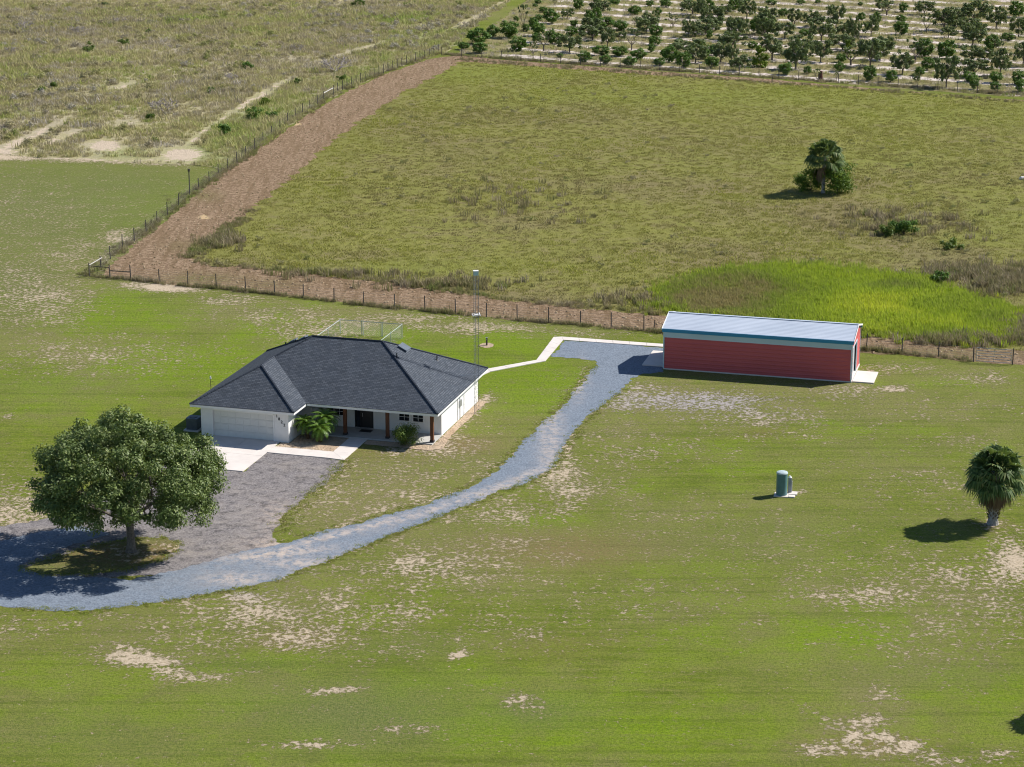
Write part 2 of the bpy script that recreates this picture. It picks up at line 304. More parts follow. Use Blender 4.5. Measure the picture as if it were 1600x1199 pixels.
GREY = [(1090, 628, 160, 22, .9), (390, 915, 60, 16, .6), (430, 900, 50, 8, .8)]
PDRY = [(400, 415, 120, 8, .6, .05), (760, 458, 260, 9, .6, .1), (640, 300, 90, 40, .5), (800, 340, 120, 26, .6), (900, 290, 200, 20, .5), (1400, 350, 150, 30, .8), (1560, 440, 70, 24, .8), (1300, 330, 120, 20, .5), (1100, 400, 160, 20, .6), (1150, 230, 200, 24, .4), (850, 180, 150, 16, .5), (1500, 270, 120, 24, .6), (1340, 285, 60, 14, .8), (700, 240, 60, 20, .5), (1480, 400, 60, 20, .9), (560, 400, 60, 8, .7), (1000, 460, 70, 10, .5)]
PLUSH = [(760, 115, 120, 12, .7), (1100, 150, 300, 14, .5), (1560, 340, 60, 30, .5), (1040, 470, 60, 12, .5), (1480, 180, 150, 12, .4), (1410, 350, 40, 14, .6), (1490, 380, 30, 12, .5), (660, 420, 160, 12, .35), (1330, 250, 200, 12, .3)]
SSAND = [(285, 242, 28, 8, 1.4), (312, 212, 40, 3.6, 1.2, -.72), (365, 175, 42, 3.4, 1.1, -.7), (418, 145, 30, 3.2, 1.0, -.65), (165, 228, 24, 8, 1.2), (20, 226, 40, 4.5, 1.15, -.35), (60, 208, 36, 3.8, 1.0, -.45), (95, 216, 26, 3.5, 1.0, -.4), (190, 136, 18, 4, .8, -.2), (560, 78, 40, 2.5, .7, -.3), (200, 195, 24, 4, .6), (0, 237, 30, 5, 1.0), (730, 35, 20, 3, .85, -.5), (740, 28, 40, 2.5, .7, -.5), (770, 12, 20, 2.4, .8, -.5), (120, 250, 200, 3, .8)]
SLUSH = [(380, 195, 60, 18, 1.0, -.5), (350, 215, 50, 14, .9, -.5), (300, 30, 70, 8, .6), (330, 48, 60, 5, .6), (200, 240, 40, 7, .7), (420, 160, 60, 10, .6, -.5), (690, 60, 70, 14, .8), (120, 120, 200, 20, .2), (20, 170, 30, 9, .7), (570, 30, 90, 12, .4), (70, 90, 120, 12, .25), (330, 245, 40, 9, .7), (440, 180, 60, 20, .5, -.7), (560, 115, 60, 10, .5, -.5)]
SDRY = [(300, 100, 300, 30, .5), (250, 170, 120, 18, .6), (520, 70, 160, 20, .7), (100, 60, 160, 16, .5), (60, 190, 90, 14, .6), (430, 30, 200, 12, .5)]
def masks(X, Y, **kw): return {k: blobs(X, Y, v) if v else np.zeros_like(X) for k, v in kw.items()}

# ------------------------------------------------------------------ ground sheets
def axis(lo, hi, step, far, n=9):
    a = np.arange(lo, hi + .01, step); e = np.geomspace(step, far, n)
    return np.concatenate([(lo - e)[::-1], a, hi + e])
xs = axis(-75, 75, 1.0, 3000); ys = axis(95, 300, 1.0, 4000)
XX, YY = np.meshgrid(xs, ys); nx = len(xs)
V = np.stack([XX.ravel(), YY.ravel(), np.zeros(XX.size)], 1)
i = np.arange((len(ys) - 1) * (nx - 1)); r_, c_ = i // (nx - 1), i % (nx - 1); q = r_ * nx + c_
F = np.stack([q, q + 1, q + nx + 1, q + nx], 1)
vis = (YY.ravel() > 60)
Yc = np.maximum(YY.ravel(), 60)
mk = masks(XX.ravel(), Yc, sand=SAND, lush=LUSH, dry=DRY, rust=RUST, grey=GREY, dull=DULL)
for k in mk: mk[k] = np.where(vis, mk[k], 0)
tag(link('ground', numesh('ground', V, F, M_lawn, mk)), 'mown lawn of green and dry grass with flecks of white sand', kind='structure')

def wob(x, y, k=1.0):
    return (math.sin(x * .9 * k + 1.3 * math.sin(y * .7)) + math.sin(y * 1.3 * k + x * .4 + 2) * .7 + math.sin((x + y) * 3.1 * k) * .5 + math.sin((x * 1.7 - y) * 5.3 * k + 1) * .35) / 2.5
def ragged(px, amp, step=.5, closed=True):
    """pixel outline -> world outline, subdivided every `step` metres and roughened by `amp` metres"""
    W = [g(u, v) for u, v in px]; out = []
    for a, b in zip(W, W[1:] + W[:1]):
        L = (b - a).length; n = max(1, min(900, int(L / step)))
        nrm = Vector((-(b - a).y, (b - a).x, 0)).normalized()
        for k in range(n):
            p = a.lerp(b, k / n); out.append(p + nrm * (wob(p.x, p.y) + random.uniform(-.55, .55)) * amp)
    return out
def inside(P, poly):
    x, y = P[:, 0], P[:, 1]; r = np.zeros(len(P), bool); q = np.array([(p[0], p[1]) for p in poly]); n = len(q)
    for a in range(n):
        x1, y1 = q[a]; x2, y2 = q[(a + 1) % n]
        if y1 == y2: continue
        c = ((y1 > y) != (y2 > y)) & (x < (x2 - x1) * (y - y1) / (y2 - y1) + x1); r ^= c
    return r
def sheet(name, outline, z, m, maskspec, step=1.6, label=None, kind='structure', holes=(), extra=None):
    q = np.array([(p[0], p[1]) for p in outline]); lo, hi = q.min(0), q.max(0)
    gx, gy = np.meshgrid(np.arange(lo[0], hi[0], step), np.arange(lo[1], hi[1], step))
    P = np.stack([gx.ravel(), gy.ravel()], 1); P += rng.uniform(-.2, .2, P.shape) * step; P = P[inside(P, outline)]
    pts = [Vector((p[0], p[1])) for p in outline]; n = len(pts)
    edges = [(k, (k + 1) % n) for k in range(n)]
    vv, _, ff, _, _, _ = delaunay_2d_cdt(pts + [Vector(p) for p in P], edges, [], 1, 1e-4)
    V = np.array([(p.x, p.y, z) for p in vv]); F = np.array([f for f in ff if len(f) == 3])
    at = masks(V[:, 0], V[:, 1], **maskspec)
    if extra: at.update(extra(V))
    o = link(name, numesh(name, V, F, m, at)); return tag(o, label, kind=kind)
Z0 = dict(sand=None, lush=None, dry=None, rust=None, grey=None)
scrub_px = [(-420, 232), (0, 241), (60, 247), (130, 250), (200, 254), (262, 257), (300, 257), (330, 263), (352, 266), (400, 233), (470, 183), (540, 141), (600, 113), (650, 96), (690, 84), (712, 72), (735, 45), (775, 18), (815, -12), (860, -60), (500, -90), (-700, -80)]
scrub_w = ragged(scrub_px, .7, 1.2); sheet('scrub_field', scrub_w, .004, M_scrub, dict(sand=SSAND, lush=SLUSH, dry=SDRY), 1.5, 'rough olive scrub field with pale sandy tracks')
ROW = R(-27.7); rdir = Vector((math.cos(ROW), math.sin(ROW))); rnor = Vector((-math.sin(ROW), math.cos(ROW)))
front0 = g(1375, 131); ROWSP = 7.7
def rowcoord(x, y): return ((x - front0.x) * rnor.x + (y - front0.y) * rnor.y) / ROWSP
orch_px = [(715, 84), (735, 62), (760, 46), (800, 18), (840, -12), (900, -70), (1900, -70), (2100, 178), (1620, 154), (1400, 138), (1200, 122), (1000, 108), (860, 97)]
orch_w = ragged(orch_px, .6, 1.2)
def orow(V):
    t = rowcoord(V[:, 0], V[:, 1]); u = (V[:, 0] - front0.x) * rdir.x + (V[:, 1] - front0.y) * rdir.y
    U_, V_ = pr(V[:, 0], V[:, 1]); left = 770 + (95 - V_) * 1.0
    d = np.abs(t - np.round(t)); return dict(row=d, sand=np.clip((U_ - left) / 12, 0, 1) * (t > -.4))
sheet('orchard_ground', orch_w, .004, M_orchard, {}, 1.3, 'grove floor of grass strips and pale sand rows', extra=orow)
strip_px = [(158, 430), (200, 392), (250, 352), (300, 310), (345, 273), (400, 237), (470, 187), (540, 145), (600, 117), (650, 99), (680, 91), (716, 87), (800, 95), (1000, 110), (1200, 124), (1400, 142), (1600, 157), (1800, 172), (1800, 182), (1600, 162), (1400, 147), (1200, 131), (1000, 118), (800, 104), (740, 104), (640, 160), (500, 260), (360, 365), (320, 395), (330, 410), (470, 424), (620, 440), (860, 472), (1030, 488), (1345, 520), (1500, 536), (1800, 562), (1800, 592), (1600, 571), (1450, 559), (1345, 550), (1030, 519), (860, 506), (664, 487), (474, 466), (300, 447), (205, 437)]
strip_w = ragged(strip_px, .35, .8)
sheet('dirt_firebreak', strip_w, .008, M_dirt, dict(sand=[(317, 339, 12, 3.5, 1.2), (462, 194, 8, 2.4, 1.2)], lush=[(320, 306, 16, 7, .9), (315, 436, 50, 7, .9), (420, 444, 40, 6, .6), (300, 385, 30, 8, .5), (700, 490, 300, 6, .35, .09), (1450, 552, 120, 8, .7)]), 1.6, 'ploughed brown dirt strip running beside the wire fence')
past_px = [(722, 97), (640, 140), (560, 190), (500, 240), (440, 290), (392, 328), (372, 345), (340, 368), (308, 386), (288, 402), (330, 415), (400, 419), (470, 426), (540, 434), (620, 443), (700, 456), (780, 468), (860, 477), (940, 484), (1030, 492), (1200, 510), (1345, 525), (1420, 533), (1500, 541), (1560, 546), (1800, 566), (1800, 175), (1600, 158), (1400, 143), (1200, 129), (1000, 116), (800, 102)]
past_w = ragged(past_px, .7, .8); sheet('pasture', past_w, .012, M_pasture, dict(sand=[(830, 161, 12, 1.6, .6), (1590, 150, 60, 2, .5), (1415, 258, 12, 4, .55)], lush=PLUSH, dry=PDRY), 1.6, 'unmown olive pasture behind the house')
marsh_px = [(1050, 452), (1075, 438), (1105, 430), (1170, 421), (1230, 417), (1300, 419), (1355, 428), (1430, 436), (1462, 450), (1506, 466), (1562, 481), (1585, 500), (1578, 530), (1525, 538), (1470, 531), (1400, 524), (1340, 520), (1250, 512), (1130, 500), (1060, 490), (1035, 475)]
marsh_w = ragged(marsh_px, .9, .7); sheet('marsh_patch', marsh_w, .016, M_marsh, dict(sand=None, dry=[(1150, 465, 90, 22, 1.3), (1380, 450, 60, 8, 1.0), (1440, 525, 60, 7, .8)], lush=[(1420, 455, 60, 9, 1), (1480, 480, 60, 12, .9), (1230, 425, 60, 6, .8), (1540, 500, 30, 14, .8)]), 1.4, 'bright yellow green patch of tall wet grass behind the red shed')
lot_px = [(300, 700), (382, 738), (416, 705), (480, 711), (537, 718), (531, 732), (515, 748), (498, 762), (468, 786), (440, 810), (428, 832), (440, 852), (420, 870), (340, 885), (250, 900), (120, 905), (20, 900), (-80, 900), (-80, 830), (0, 824), (50, 815), (110, 800), (180, 770), (250, 735)]
lot_w = ragged(lot_px, .28, .3); sheet('gravel_lot', lot_w, .008, M_lot, dict(sand=[(440, 850, 40, 8, .7), (440, 810, 26, 20, .4)], dry=[(380, 800, 80, 50, .6), (480, 735, 40, 10, .8), (330, 860, 90, 14, .8)]), .8, 'grey gravel parking lot in front of the garage')
drive_px = [(880, 533), (960, 537), (1036, 544), (1036, 582), (1002, 586), (986, 592), (974, 606), (960, 618), (930, 641), (905, 666), (880, 700), (858, 736), (836, 748), (800, 762), (760, 777), (700, 801), (650, 821), (600, 841), (560, 857), (520, 873), (470, 890), (430, 908), (400, 915), (340, 925), (280, 936), (220, 947), (150, 953), (80, 955), (30, 950), (-20, 944), (-120, 930), (-120, 860), (0, 846), (60, 832), (120, 822), (170, 835), (60, 870), (30, 885), (80, 900), (200, 905), (290, 890), (340, 872), (430, 852), (480, 838), (540, 822), (600, 806), (650, 793), (700, 776), (740, 759), (770, 740), (792, 718), (820, 690), (850, 661), (878, 635), (898, 611), (916, 590), (931, 572), (929, 564), (900, 560), (862, 557)]
drive_w = ragged(drive_px, .26, .26); sheet('driveway', drive_w, .012, M_drive, dict(sand=[(860, 690, 14, 60, .5, -1.2), (800, 755, 60, 5, .6, -.5), (700, 788, 80, 3, .7, -.38), (540, 832, 120, 3, .8, -.27), (560, 862, 100, 3, .6, -.33), (430, 866, 70, 5, .8, -.1), (370, 905, 40, 8, .6), (470, 880, 50, 6, .6), (905, 595, 8, 20, .7, -1)], dry=[(300, 905, 160, 22, .6), (80, 900, 140, 40, .25)]), .7, 'blue grey gravel drive curving from the oak to the red shed')
isl_px = [(28, 888), (95, 868), (150, 852), (205, 842), (255, 840), (282, 848), (278, 862), (252, 876), (200, 890), (140, 897), (70, 899)]
isl_w = ragged(isl_px, .25, .3); sheet('grass_island', isl_w, .016, M_lawn, dict(sand=[(205, 866, 60, 12, .6), (270, 855, 40, 12, .6)], lush=None, dry=[(180, 865, 160, 40, 1.0)], rust=[(205, 868, 110, 18, 1.0)], grey=None, dull=[(160, 870, 200, 60, 1.0)]), .6, 'grass island round the oak inside the gravel loop')  # dull mask darkens the grass as painted oak shade, over dry and rust browns

# ------------------------------------------------------------------ buildings: materials
def shingle_material():
    s = SH('asphalt_shingle'); uv = s.uv()
    br = s.n('ShaderNodeTexBrick'); s.set(br.inputs['Vector'], uv); br.inputs['Scale'].default_value = 1; br.inputs['Brick Width'].default_value = .33; br.inputs['Row Height'].default_value = .16
    br.inputs['Mortar Size'].default_value = .022; br.inputs['Bias'].default_value = -.1; br.inputs['Color1'].default_value = (.062, .073, .090, 1); br.inputs['Color2'].default_value = (.112, .126, .148, 1); br.inputs['Mortar'].default_value = (.040, .046, .056, 1)
    c = s.mix(s.step(s.noise(1.1, 4, .6, vec=uv), .4, .65, 0, .25), br.outputs[0], (.080, .096, .125))
    s.color(c).rough(.95, .08); s.bump(br.outputs[1], -.4, .03); return s.m
M_roof = shingle_material()
M_white = plain('white_stucco', (.80, .80, .79), .8, .2, 0, .03, 2, .15)
M_trim = plain('white_trim', (.82, .82, .81), .5, .4, 0, .02)
M_gdoor = plain('garage_door_paint', (.74, .735, .70), .5, .4, 0, .03)
M_soffit = plain('soffit_white', (.7, .7, .69), .7, .2, 0, .03)
M_cap = plain('ridge_cap', (.055, .068, .092), .85, .2, 0, .2, 5)
M_glass = plain('window_glass', (.012, .018, .026), .06, .8, 0, 0)
M_black = plain('black_paint', (.018, .020, .024), .45, .5, 0, .1)
M_steel = plain('galvanised_steel', (.50, .52, .55), .4, .5, .7, .08)
M_conc = plain('concrete', (.66, .61, .57), .85, .2, 0, .06, .9, .2)
M_conc2 = plain('porch_concrete', (.50, .49, .47), .8, .2, 0, .08, 1.2, .2)
def wood_material():
    s = SH('cedar_post'); v = s.stretch(s.objc(), 12, 12, 1.2); nz = s.noise(1.5, 5, .6, vec=v, dist=.5)
    s.color(s.mix(s.step(nz, .35, .65), (.17, .068, .032), (.085, .036, .020))).rough(.6, .3); return s.m
M_wood = wood_material()
M_mulch = field_material('bed_gravel', (.46, .36, .255), (.66, .53, .40), (.42, .29, .19), (.2, .2, .08), soff=.66) 
def corr_material(name, c, c2, rough, metal, var=.10):
    s = SH(name); o = s.objc(); nz = s.noise(.6, 4, .6, vec=s.stretch(o, .35, 1, 1)); s.color(s.mix(s.step(nz, .35, .65), c, c2)).rough(rough, .4, metal); return s.m
M_red = corr_material('red_steel_siding', (.56, .112, .118), (.51, .100, .106), .5, 0)
M_galv = corr_material('galvalume_roof', (.54, .60, .69), (.46, .52, .61), .5, .15)
M_gtrim = corr_material('pale_trim', (.52, .66, .72), (.46, .60, .66), .5, .1)
M_fascia = corr_material('eave_band_sky_tint', (.04, .27, .48), (.035, .24, .44), .45, .3)  # galvalume like the roof; shade and blue sky reflection put into the colour

# ------------------------------------------------------------------ the house (local frame: x along the front eave to the right, y to the back, origin at the front right eave corner)
HA = g(684, 647.5, 2.6); HTH = R(-16)
house = empty('house', (HA.x, HA.y, 0), HTH, 'white single storey house with dark hip roof and a two car garage', 'house')
ER, K = 2.6, .525
def rz(x, y, z): return (x, y, z)
def roof_part(parent):
    S, C = -18.6, -14.45
    Z = lambda h: ER + K * h
    planes = [
        ([(-18.6, -2.6, 0), (-10.3, -2.6, 0), (C, 1.55, 4.15)], (1, 0), (0, 1)),
        ([(-10.3, -2.6, 0), (-10.3, 0, 0), (C, 4.15, 4.15), (C, 1.55, 4.15)], (0, 1), (-1, 0)),
        ([(-10.3, 0, 0), (0, 0, 0), (-6.45, 6.45, 6.45), (-12.15, 6.45, 6.45), (C, 4.15, 4.15)], (1, 0), (0, 1)),
        ([(0, 0, 0), (0, 12.9, 0), (-6.45, 6.45, 6.45)], (0, 1), (-1, 0)),
        ([(0, 12.9, 0), (-18.6, 12.9, 0), (-12.15, 6.45, 6.45), (-6.45, 6.45, 6.45)], (-1, 0), (0, -1)),
        ([(-18.6, 12.9, 0), (-18.6, -2.6, 0), (C, 1.55, 4.15), (C, 4.15, 4.15), (-12.15, 6.45, 6.45)], (0, -1), (1, 0))]
    b = MB(); uvs = []; sl = math.sqrt(1 + K * K)
    for pts, ax, up in planes:
        b.poly([(x, y, Z(h)) for x, y, h in pts]); uvs.append([(x * ax[0] + y * ax[1], (x * up[0] + y * up[1]) * sl) for x, y, h in pts])
    me = b.mesh('roof', M_roof); ul = me.uv_layers.new(name='UVMap')
    for p, uu in zip(me.polygons, uvs):
        for li, uvv in zip(p.loop_indices, uu): ul.data[li].uv = uvv
    r = link('roof', me, parent)
    z = Z(0) - .02
    caps = [((-18.6, -2.6, 0), (C, 1.55, 4.15)), ((-10.3, -2.6, 0), (C, 1.55, 4.15)), ((C, 1.55, 4.15), (C, 4.15, 4.15)), ((C, 4.15, 4.15), (-12.15, 6.45, 6.45)), ((-12.15, 6.45, 6.45), (-6.45, 6.45, 6.45)), ((0, 0, 0), (-6.45, 6.45, 6.45)), ((0, 12.9, 0), (-6.45, 6.45, 6.45)), ((-18.6, 12.9, 0), (-12.15, 6.45, 6.45))]
    for a, c in caps:
        a = Vector((a[0], a[1], Z(a[2]))); c = Vector((c[0], c[1], Z(c[2]))); d = (c - a); n = int(d.length / .3); cb = MB()
        for k in range(n):
            p = a + d * (k / n); q = a + d * ((k + 1.15) / n if k < n - 1 else 1)
            cb.tube([p + Vector((0, 0, .018)), q + Vector((0, 0, .004))], [.085, .075], 5)
        cb.build('ridge_cap', M_cap, r)
    return r
roof = roof_part(house)
# fascia and soffit
eave = [(-18.6, -2.6), (-10.3, -2.6), (-10.3, 0), (0, 0), (0, 12.9), (-18.6, 12.9)]
def board(a, c, z0, z1, th, m, name, parent, out=0):
    a = Vector((*a, 0)); c = Vector((*c, 0)); L = (c - a).length; ang = math.atan2(c.y - a.y, c.x - a.x)
    M = Matrix.Translation(a) @ Matrix.Rotation(ang, 4, 'Z'); return MB().box(0, L, -out, th, z0, z1, M).build(name, m, parent)
for k in range(6):
    a, c = Vector(eave[k]), Vector(eave[(k + 1) % 6])
    d = (c - a).normalized(); board(a + d * .03, c - d * .03, 2.39, 2.585, .03, M_trim, 'fascia', house)
    board(a + d * .031, c - d * .031, 2.575, 2.612, .02, M_cap, 'drip_edge', house, out=.025)
ins = [(-18.56, -2.56), (-10.34, -2.56), (-10.34, .04), (-.04, .04), (-.04, 12.86), (-18.56, 12.86)]
MB().prism(ins, 2.40, 2.43).build('soffit', M_soffit, house)
# walls with real openings
def wall(a, c, h, openings, th=.2, m=M_white, z0=0.0):
    """outer face runs a->c with the room on its left"""
    a = Vector((*a, 0)); c = Vector((*c, 0)); L = (c - a).length; ang = math.atan2(c.y - a.y, c.x - a.x)
    M = Matrix.Translation(a) @ Matrix.Rotation(ang, 4, 'Z'); b = MB(); x = 0
    for (x0, x1, s0, s1) in sorted(openings):
        b.box(x, x0, 0, th, z0, h, M)
        if s0 > z0 + .01: b.box(x0, x1, 0, th, z0, s0, M)
        b.box(x0, x1, 0, th, s1, h, M); x = x1
    b.box(x, L, 0, th, z0, h, M); o = b.build('wall', m, house); return M
def window(M, x0, x1, z0, z1, cols=2, rows=2):
    f = MB(); t = .05
    f.box(x0, x1, -.03, .08, z0 - .06, z0, M).box(x0 - t, x0 + t, -.02, .06, z0, z1, M).box(x1 - t, x1 + t, -.02, .06, z0, z1, M).box(x0 + t, x1 - t, -.02, .06, z1 - t, z1 + t, M)
    f.box(x0 + t, x1 - t, .0, .06, (z0 + z1) / 2 - .025, (z0 + z1) / 2 + .025, M)
    for k in range(1, cols): xx = x0 + (x1 - x0) * k / cols; f.box(xx - .012, xx + .012, .02, .05, z0, z1 - t, M)
    for k in (1, 3): zz = z0 + (z1 - z0) * k / 4; f.box(x0 + t, x1 - t, .021, .049, zz - .012, zz + .012, M)
    fr = f.build('window', M_trim, house); MB().box(x0 + .01, x1 - .01, .07, .09, z0, z1, M).build('pane', M_glass, fr)
GW, PB = -1.95, 2.9
Mg = wall((-18.0, GW), (-11.0, GW), 2.4, [(.9, 5.85, 0, 2.13)])
wall((-11.0, GW + .2), (-11.0, PB), 2.4, [])
wp = [(1.35, 2.65, .95, 2.1), (3.45, 4.95, .10, 2.13), (6.95, 7.85, .95, 2.1), (8.05, 8.95, .95, 2.1)]
Mp = wall((-11.0 + .0, PB), (-.65, PB), 2.4, wp)
wall((-.65, PB + .2), (-.65, 12.3), 2.4, []); 
Mr = wall((-.65 - .2, 12.3), (-17.8, 12.3), 2.4, [(2, 4, .9, 2.1), (6.5, 8.4, .1, 2.1), (11, 12.5, .9, 2.1)])
wall((-18.0, 12.3), (-18.0, GW + .2), 2.4, [])
window(Mp, *wp[0], 3); window(Mp, *wp[2], 2); window(Mp, *wp[3], 2); window(Mr, 2, 4, .9, 2.1, 3); window(Mr, 6.5, 8.4, .1, 2.1, 2); window(Mr, 11, 12.5, .9, 2.1, 2)
# garage door: four rows of raised panels
gd = empty('garage_door'); gd.parent = house
for k in range(4):
    pnl = MB().box(-17.08, -12.17, GW + .12, GW + .16, .01 + k * .53, .53 + k * .53).build('door_panel', M_gdoor, gd)
    rb = MB()
    for j in range(8):
        x0 = -17.0 + j * .607; rb.box(x0 + .06, x0 + .53, GW + .105, GW + .122, .07 + k * .53, .46 + k * .53)
    pnl2 = rb.build('panel_relief', M_gdoor, gd)
MB().box(-17.14, -17.04, GW - .02, GW + .1, 0, 2.13).box(-12.21, -12.11, GW - .02, GW + .1, 0, 2.13).box(-17.04, -12.21, GW - .02, GW + .1, 2.08, 2.18).build('door_trim', M_trim, house)
# front door
fd = MB().box(3.95, 4.92, .06, .11, .12, 2.12, Mp).build('door', M_black, house)
MB().box(3.48, 3.52, .0, .1, .12, 2.12, Mp).box(3.90, 3.95, .0, .1, .12, 2.12, Mp).box(4.90, 4.95, .0, .1, .12, 2.12, Mp).build('door_frame', M_black, fd)
MB().box(3.52, 3.90, .08, .10, .12, 2.12, Mp).build('sidelight', M_glass, fd)
MB().box(4.05, 4.09, .02, .06, .95, 1.25, Mp).build('handle', M_steel, fd)
MB().box(3.58, 3.66, -.10, -.02, 1.75, 2.0, Mp).build('wall_lantern', plain('brass', (.55, .48, .35), .4, .5, .5), house)
# porch
MB().box(-10.98, -.62, .45, PB - .01, 0, .10).build('porch_floor', M_conc2, house)
for x in (-7.6, -4.25, -.76):
    p = MB().box(x - .12, x + .12, .83, 1.07, .105, 2.40).build('porch_post', M_wood, house)
    MB().box(x - .15, x + .15, .80, 1.10, .10, .26).build('post_base', plain('dark_base', (.06, .05, .05), .7, .2), p)
MB().box(-10.95, -.55, .80, 1.10, 2.2, 2.398).build('porch_beam', M_trim, house)
# house numbers, falling to the right
for ch, x, z in (('1', -11.98, 1.93), ('8', -11.80, 1.72), ('2', -11.60, 1.50), ('2', -11.40, 1.28)):
    cu = bpy.data.curves.new('house_number', 'FONT'); cu.body = ch; cu.size = .30; cu.extrude = .012; cu.materials.append(M_black); cu.offset = .006
    to = bpy.data.objects.new('n', cu); COL.objects.link(to); bpy.context.view_layer.update(); nm = bpy.data.meshes.new_from_object(to); bpy.data.objects.remove(to)
    o = link('house_number', nm, house, loc=(x, GW - .014, z), rot=(R(90), 0, 0)); o['label'] = 'black digit %s of the house number' % ch
# right wall fittings
MB().box(-.648, -.53, 7.3, 7.7, 1.0, 1.5).box(-.648, -.60, 7.46, 7.52, .05, 1.0).box(-.648, -.60, 7.46, 7.52, 1.5, 2.3).build('meter_box', M_steel, house)
MB().box(-.648, -.615, 6.85, 6.9, .05, 2.2).build('conduit', M_steel, house)
# roof furniture
def onroof_right(x, y): return ER + K * (-x)
def rbox(x, y, w_, l, h, m, name, pitch_axis='x'):
    z = onroof_right(x, y); M = Matrix.Translation((x, y, z)) @ Matrix.Rotation(math.atan(K), 4, 'Y')
    b = MB(); b.box(-w_ * .65, w_ * .65, -l * .6, l * .6, .005, .03, M); b.box(-w_ / 2, w_ / 2, -l / 2, l / 2, .03, h, M).box(-w_ / 2 - .05, w_ / 2 + .05, -l / 2 - .05, l / 2 + .05, h, h + .035, M)
    return b.build(name, m, roof)
M_vent = plain('roof_vent_metal', (.12, .145, .18), .5, .4, .2)
rbox(-5.1, 7.45, .7, .95, .13, M_vent, 'roof_vent')
for (x, y, m_) in ((-2.9, 8.9, M_black), (-4.9, 5.2, M_black)):
    z = onroof_right(x, y)
    MB().tube([(x, y, z - .05), (x, y, z + .35)], .045, 8).tube([(x, y, z - .03), (x, y, z + .04)], [.13, .07], 8).build('vent_pipe', m_, roof)
for (x, y) in ((-15.9, 10.2), (-14.3, 8.3)):
    z = ER + K * (x + 18.6); MB().tube([(x, y, z - .05), (x, y, z + .22)], .06, 8).build('vent_pipe', M_black, roof)
    Mv = Matrix.Translation((x + .8, y - .3, z + K * .8)) @ Matrix.Rotation(-math.atan(K), 4, 'Y'); MB().box(-.3, .3, -.35, .35, .01, .13, Mv).build('roof_vent', M_vent, roof)
mp = MB().tube([(-18.5, 1.2, 2.55), (-18.5, 1.2, 3.6)], .018, 6).build('antenna_mast', M_black, roof)
MB().tube([(-18.5, 1.2, 3.5), (-18.5, 1.2, 3.72)], [.07, .05], 8).build('mast_head', M_trim, mp); MB().box(-18.42, -18.25, 1.19, 1.21, 3.3, 3.32).build('mast_arm', M_black, mp)

def H(x, y, z=0): return house_M @ Vector((x, y, z))
house_M = Matrix.Translation((HA.x, HA.y, 0)) @ Matrix.Rotation(HTH, 4, 'Z')
def hobj(name, label, cat, x, y, z=0, rz_=0, **k):
    p = H(x, y, z); return empty(name, p, HTH + rz_, label, cat, **k)
# concrete round the house
def slabs(name, label, rects, z, M, m=M_conc, kind='structure', gap=.02):
    e = empty(name, (0, 0, 0), 0, label, kind=kind)
    for pts in rects:
        pts = [M @ Vector((p[0], p[1], 0)) for p in pts]; c = sum(pts, Vector()) / len(pts)
        pts = [p + (c - p).normalized() * gap for p in pts]; MB().prism([(p.x, p.y) for p in pts], -.02, z + random.uniform(0, .006)).build('slab', m, e)
    return e
def rect(x0, x1, y0, y1): return [(x0, y0), (x1, y0), (x1, y1), (x0, y1)]
slabs('garage_apron', 'pale concrete apron in front of the garage door', [rect(-17.0, -14.35, -5.5, GW + .15), rect(-14.35, -11.7, -5.5, GW + .15), rect(-17.0, -14.35, -9.2, -5.5), rect(-14.35, -11.7, -9.2, -5.5)], .06, house_M)
slabs('front_walk', 'pale concrete walk from the garage apron to the porch', [rect(-11.7, -10.2, -4.6, -3.1), rect(-10.2, -8.65, -4.6, -3.1), rect(-8.65, -7.1, -4.6, -3.1), [(-7.1, -3.1), (-7.1, -4.6), (-5.65, -4.75)], [(-7.1, -3.1), (-5.65, -4.75), (-5.65, -3.1)], rect(-7.1, -5.65, -3.1, -1.9), rect(-7.1, -5.65, -1.9, -.7), rect(-7.1, -5.65, -.7, .44)], .055, house_M)
back = [(752, 583), (762, 577), (838, 563.5), (865, 527.5), (878, 527), (1037, 538.5)]
back2 = [(754, 587), (766, 581.5), (852, 565), (879, 533), (880, 532), (1037, 543)]
rects = []
for k in range(5):
    a, b_, c, d = g(*back[k]), g(*back[k + 1]), g(*back2[k]), g(*back2[k + 1]); n = max(1, round((b_ - a).length / 1.5))
    for j in range(n): rects.append([a.lerp(b_, j / n), a.lerp(b_, (j + 1) / n), c.lerp(d, (j + 1) / n), c.lerp(d, j / n)])
slabs('back_walk', 'narrow pale concrete walk from the house to the red shed', rects, .05, Matrix.Identity(4), gap=.012)
def bed(name, pts, label, z=.03):
    w_ = [H(*p) for p in pts]; px = [pr(p.x, p.y) for p in w_]; return sheet(name, ragged(px, .06, .25), z, M_mulch, dict(sand=None, lush=None, dry=None), .6, label)
bed('planting_bed', [(-10.95, -1.9), (-10.95, .4), (-7.15, .4), (-7.15, -3.05), (-11.6, -3.05), (-11.6, -2.0)], 'tan gravel bed with date palms beside the garage')
bed('planting_bed', [(-5.6, -.7), (-5.6, .4), (-.5, .4), (-.5, 2.8), (-.6, 12.4), (.1, 12.4), (.05, 3), (.4, -.1), (-.4, -.8), (-2.4, -.75)], 'tan gravel bed along the porch and the right wall')
# doormat
tag(MB().box(-6.85, -5.95, 1.9, 2.45, .105, .13, house_M).build('doormat', M_black), 'black doormat on the porch in front of the door', 'doormat')
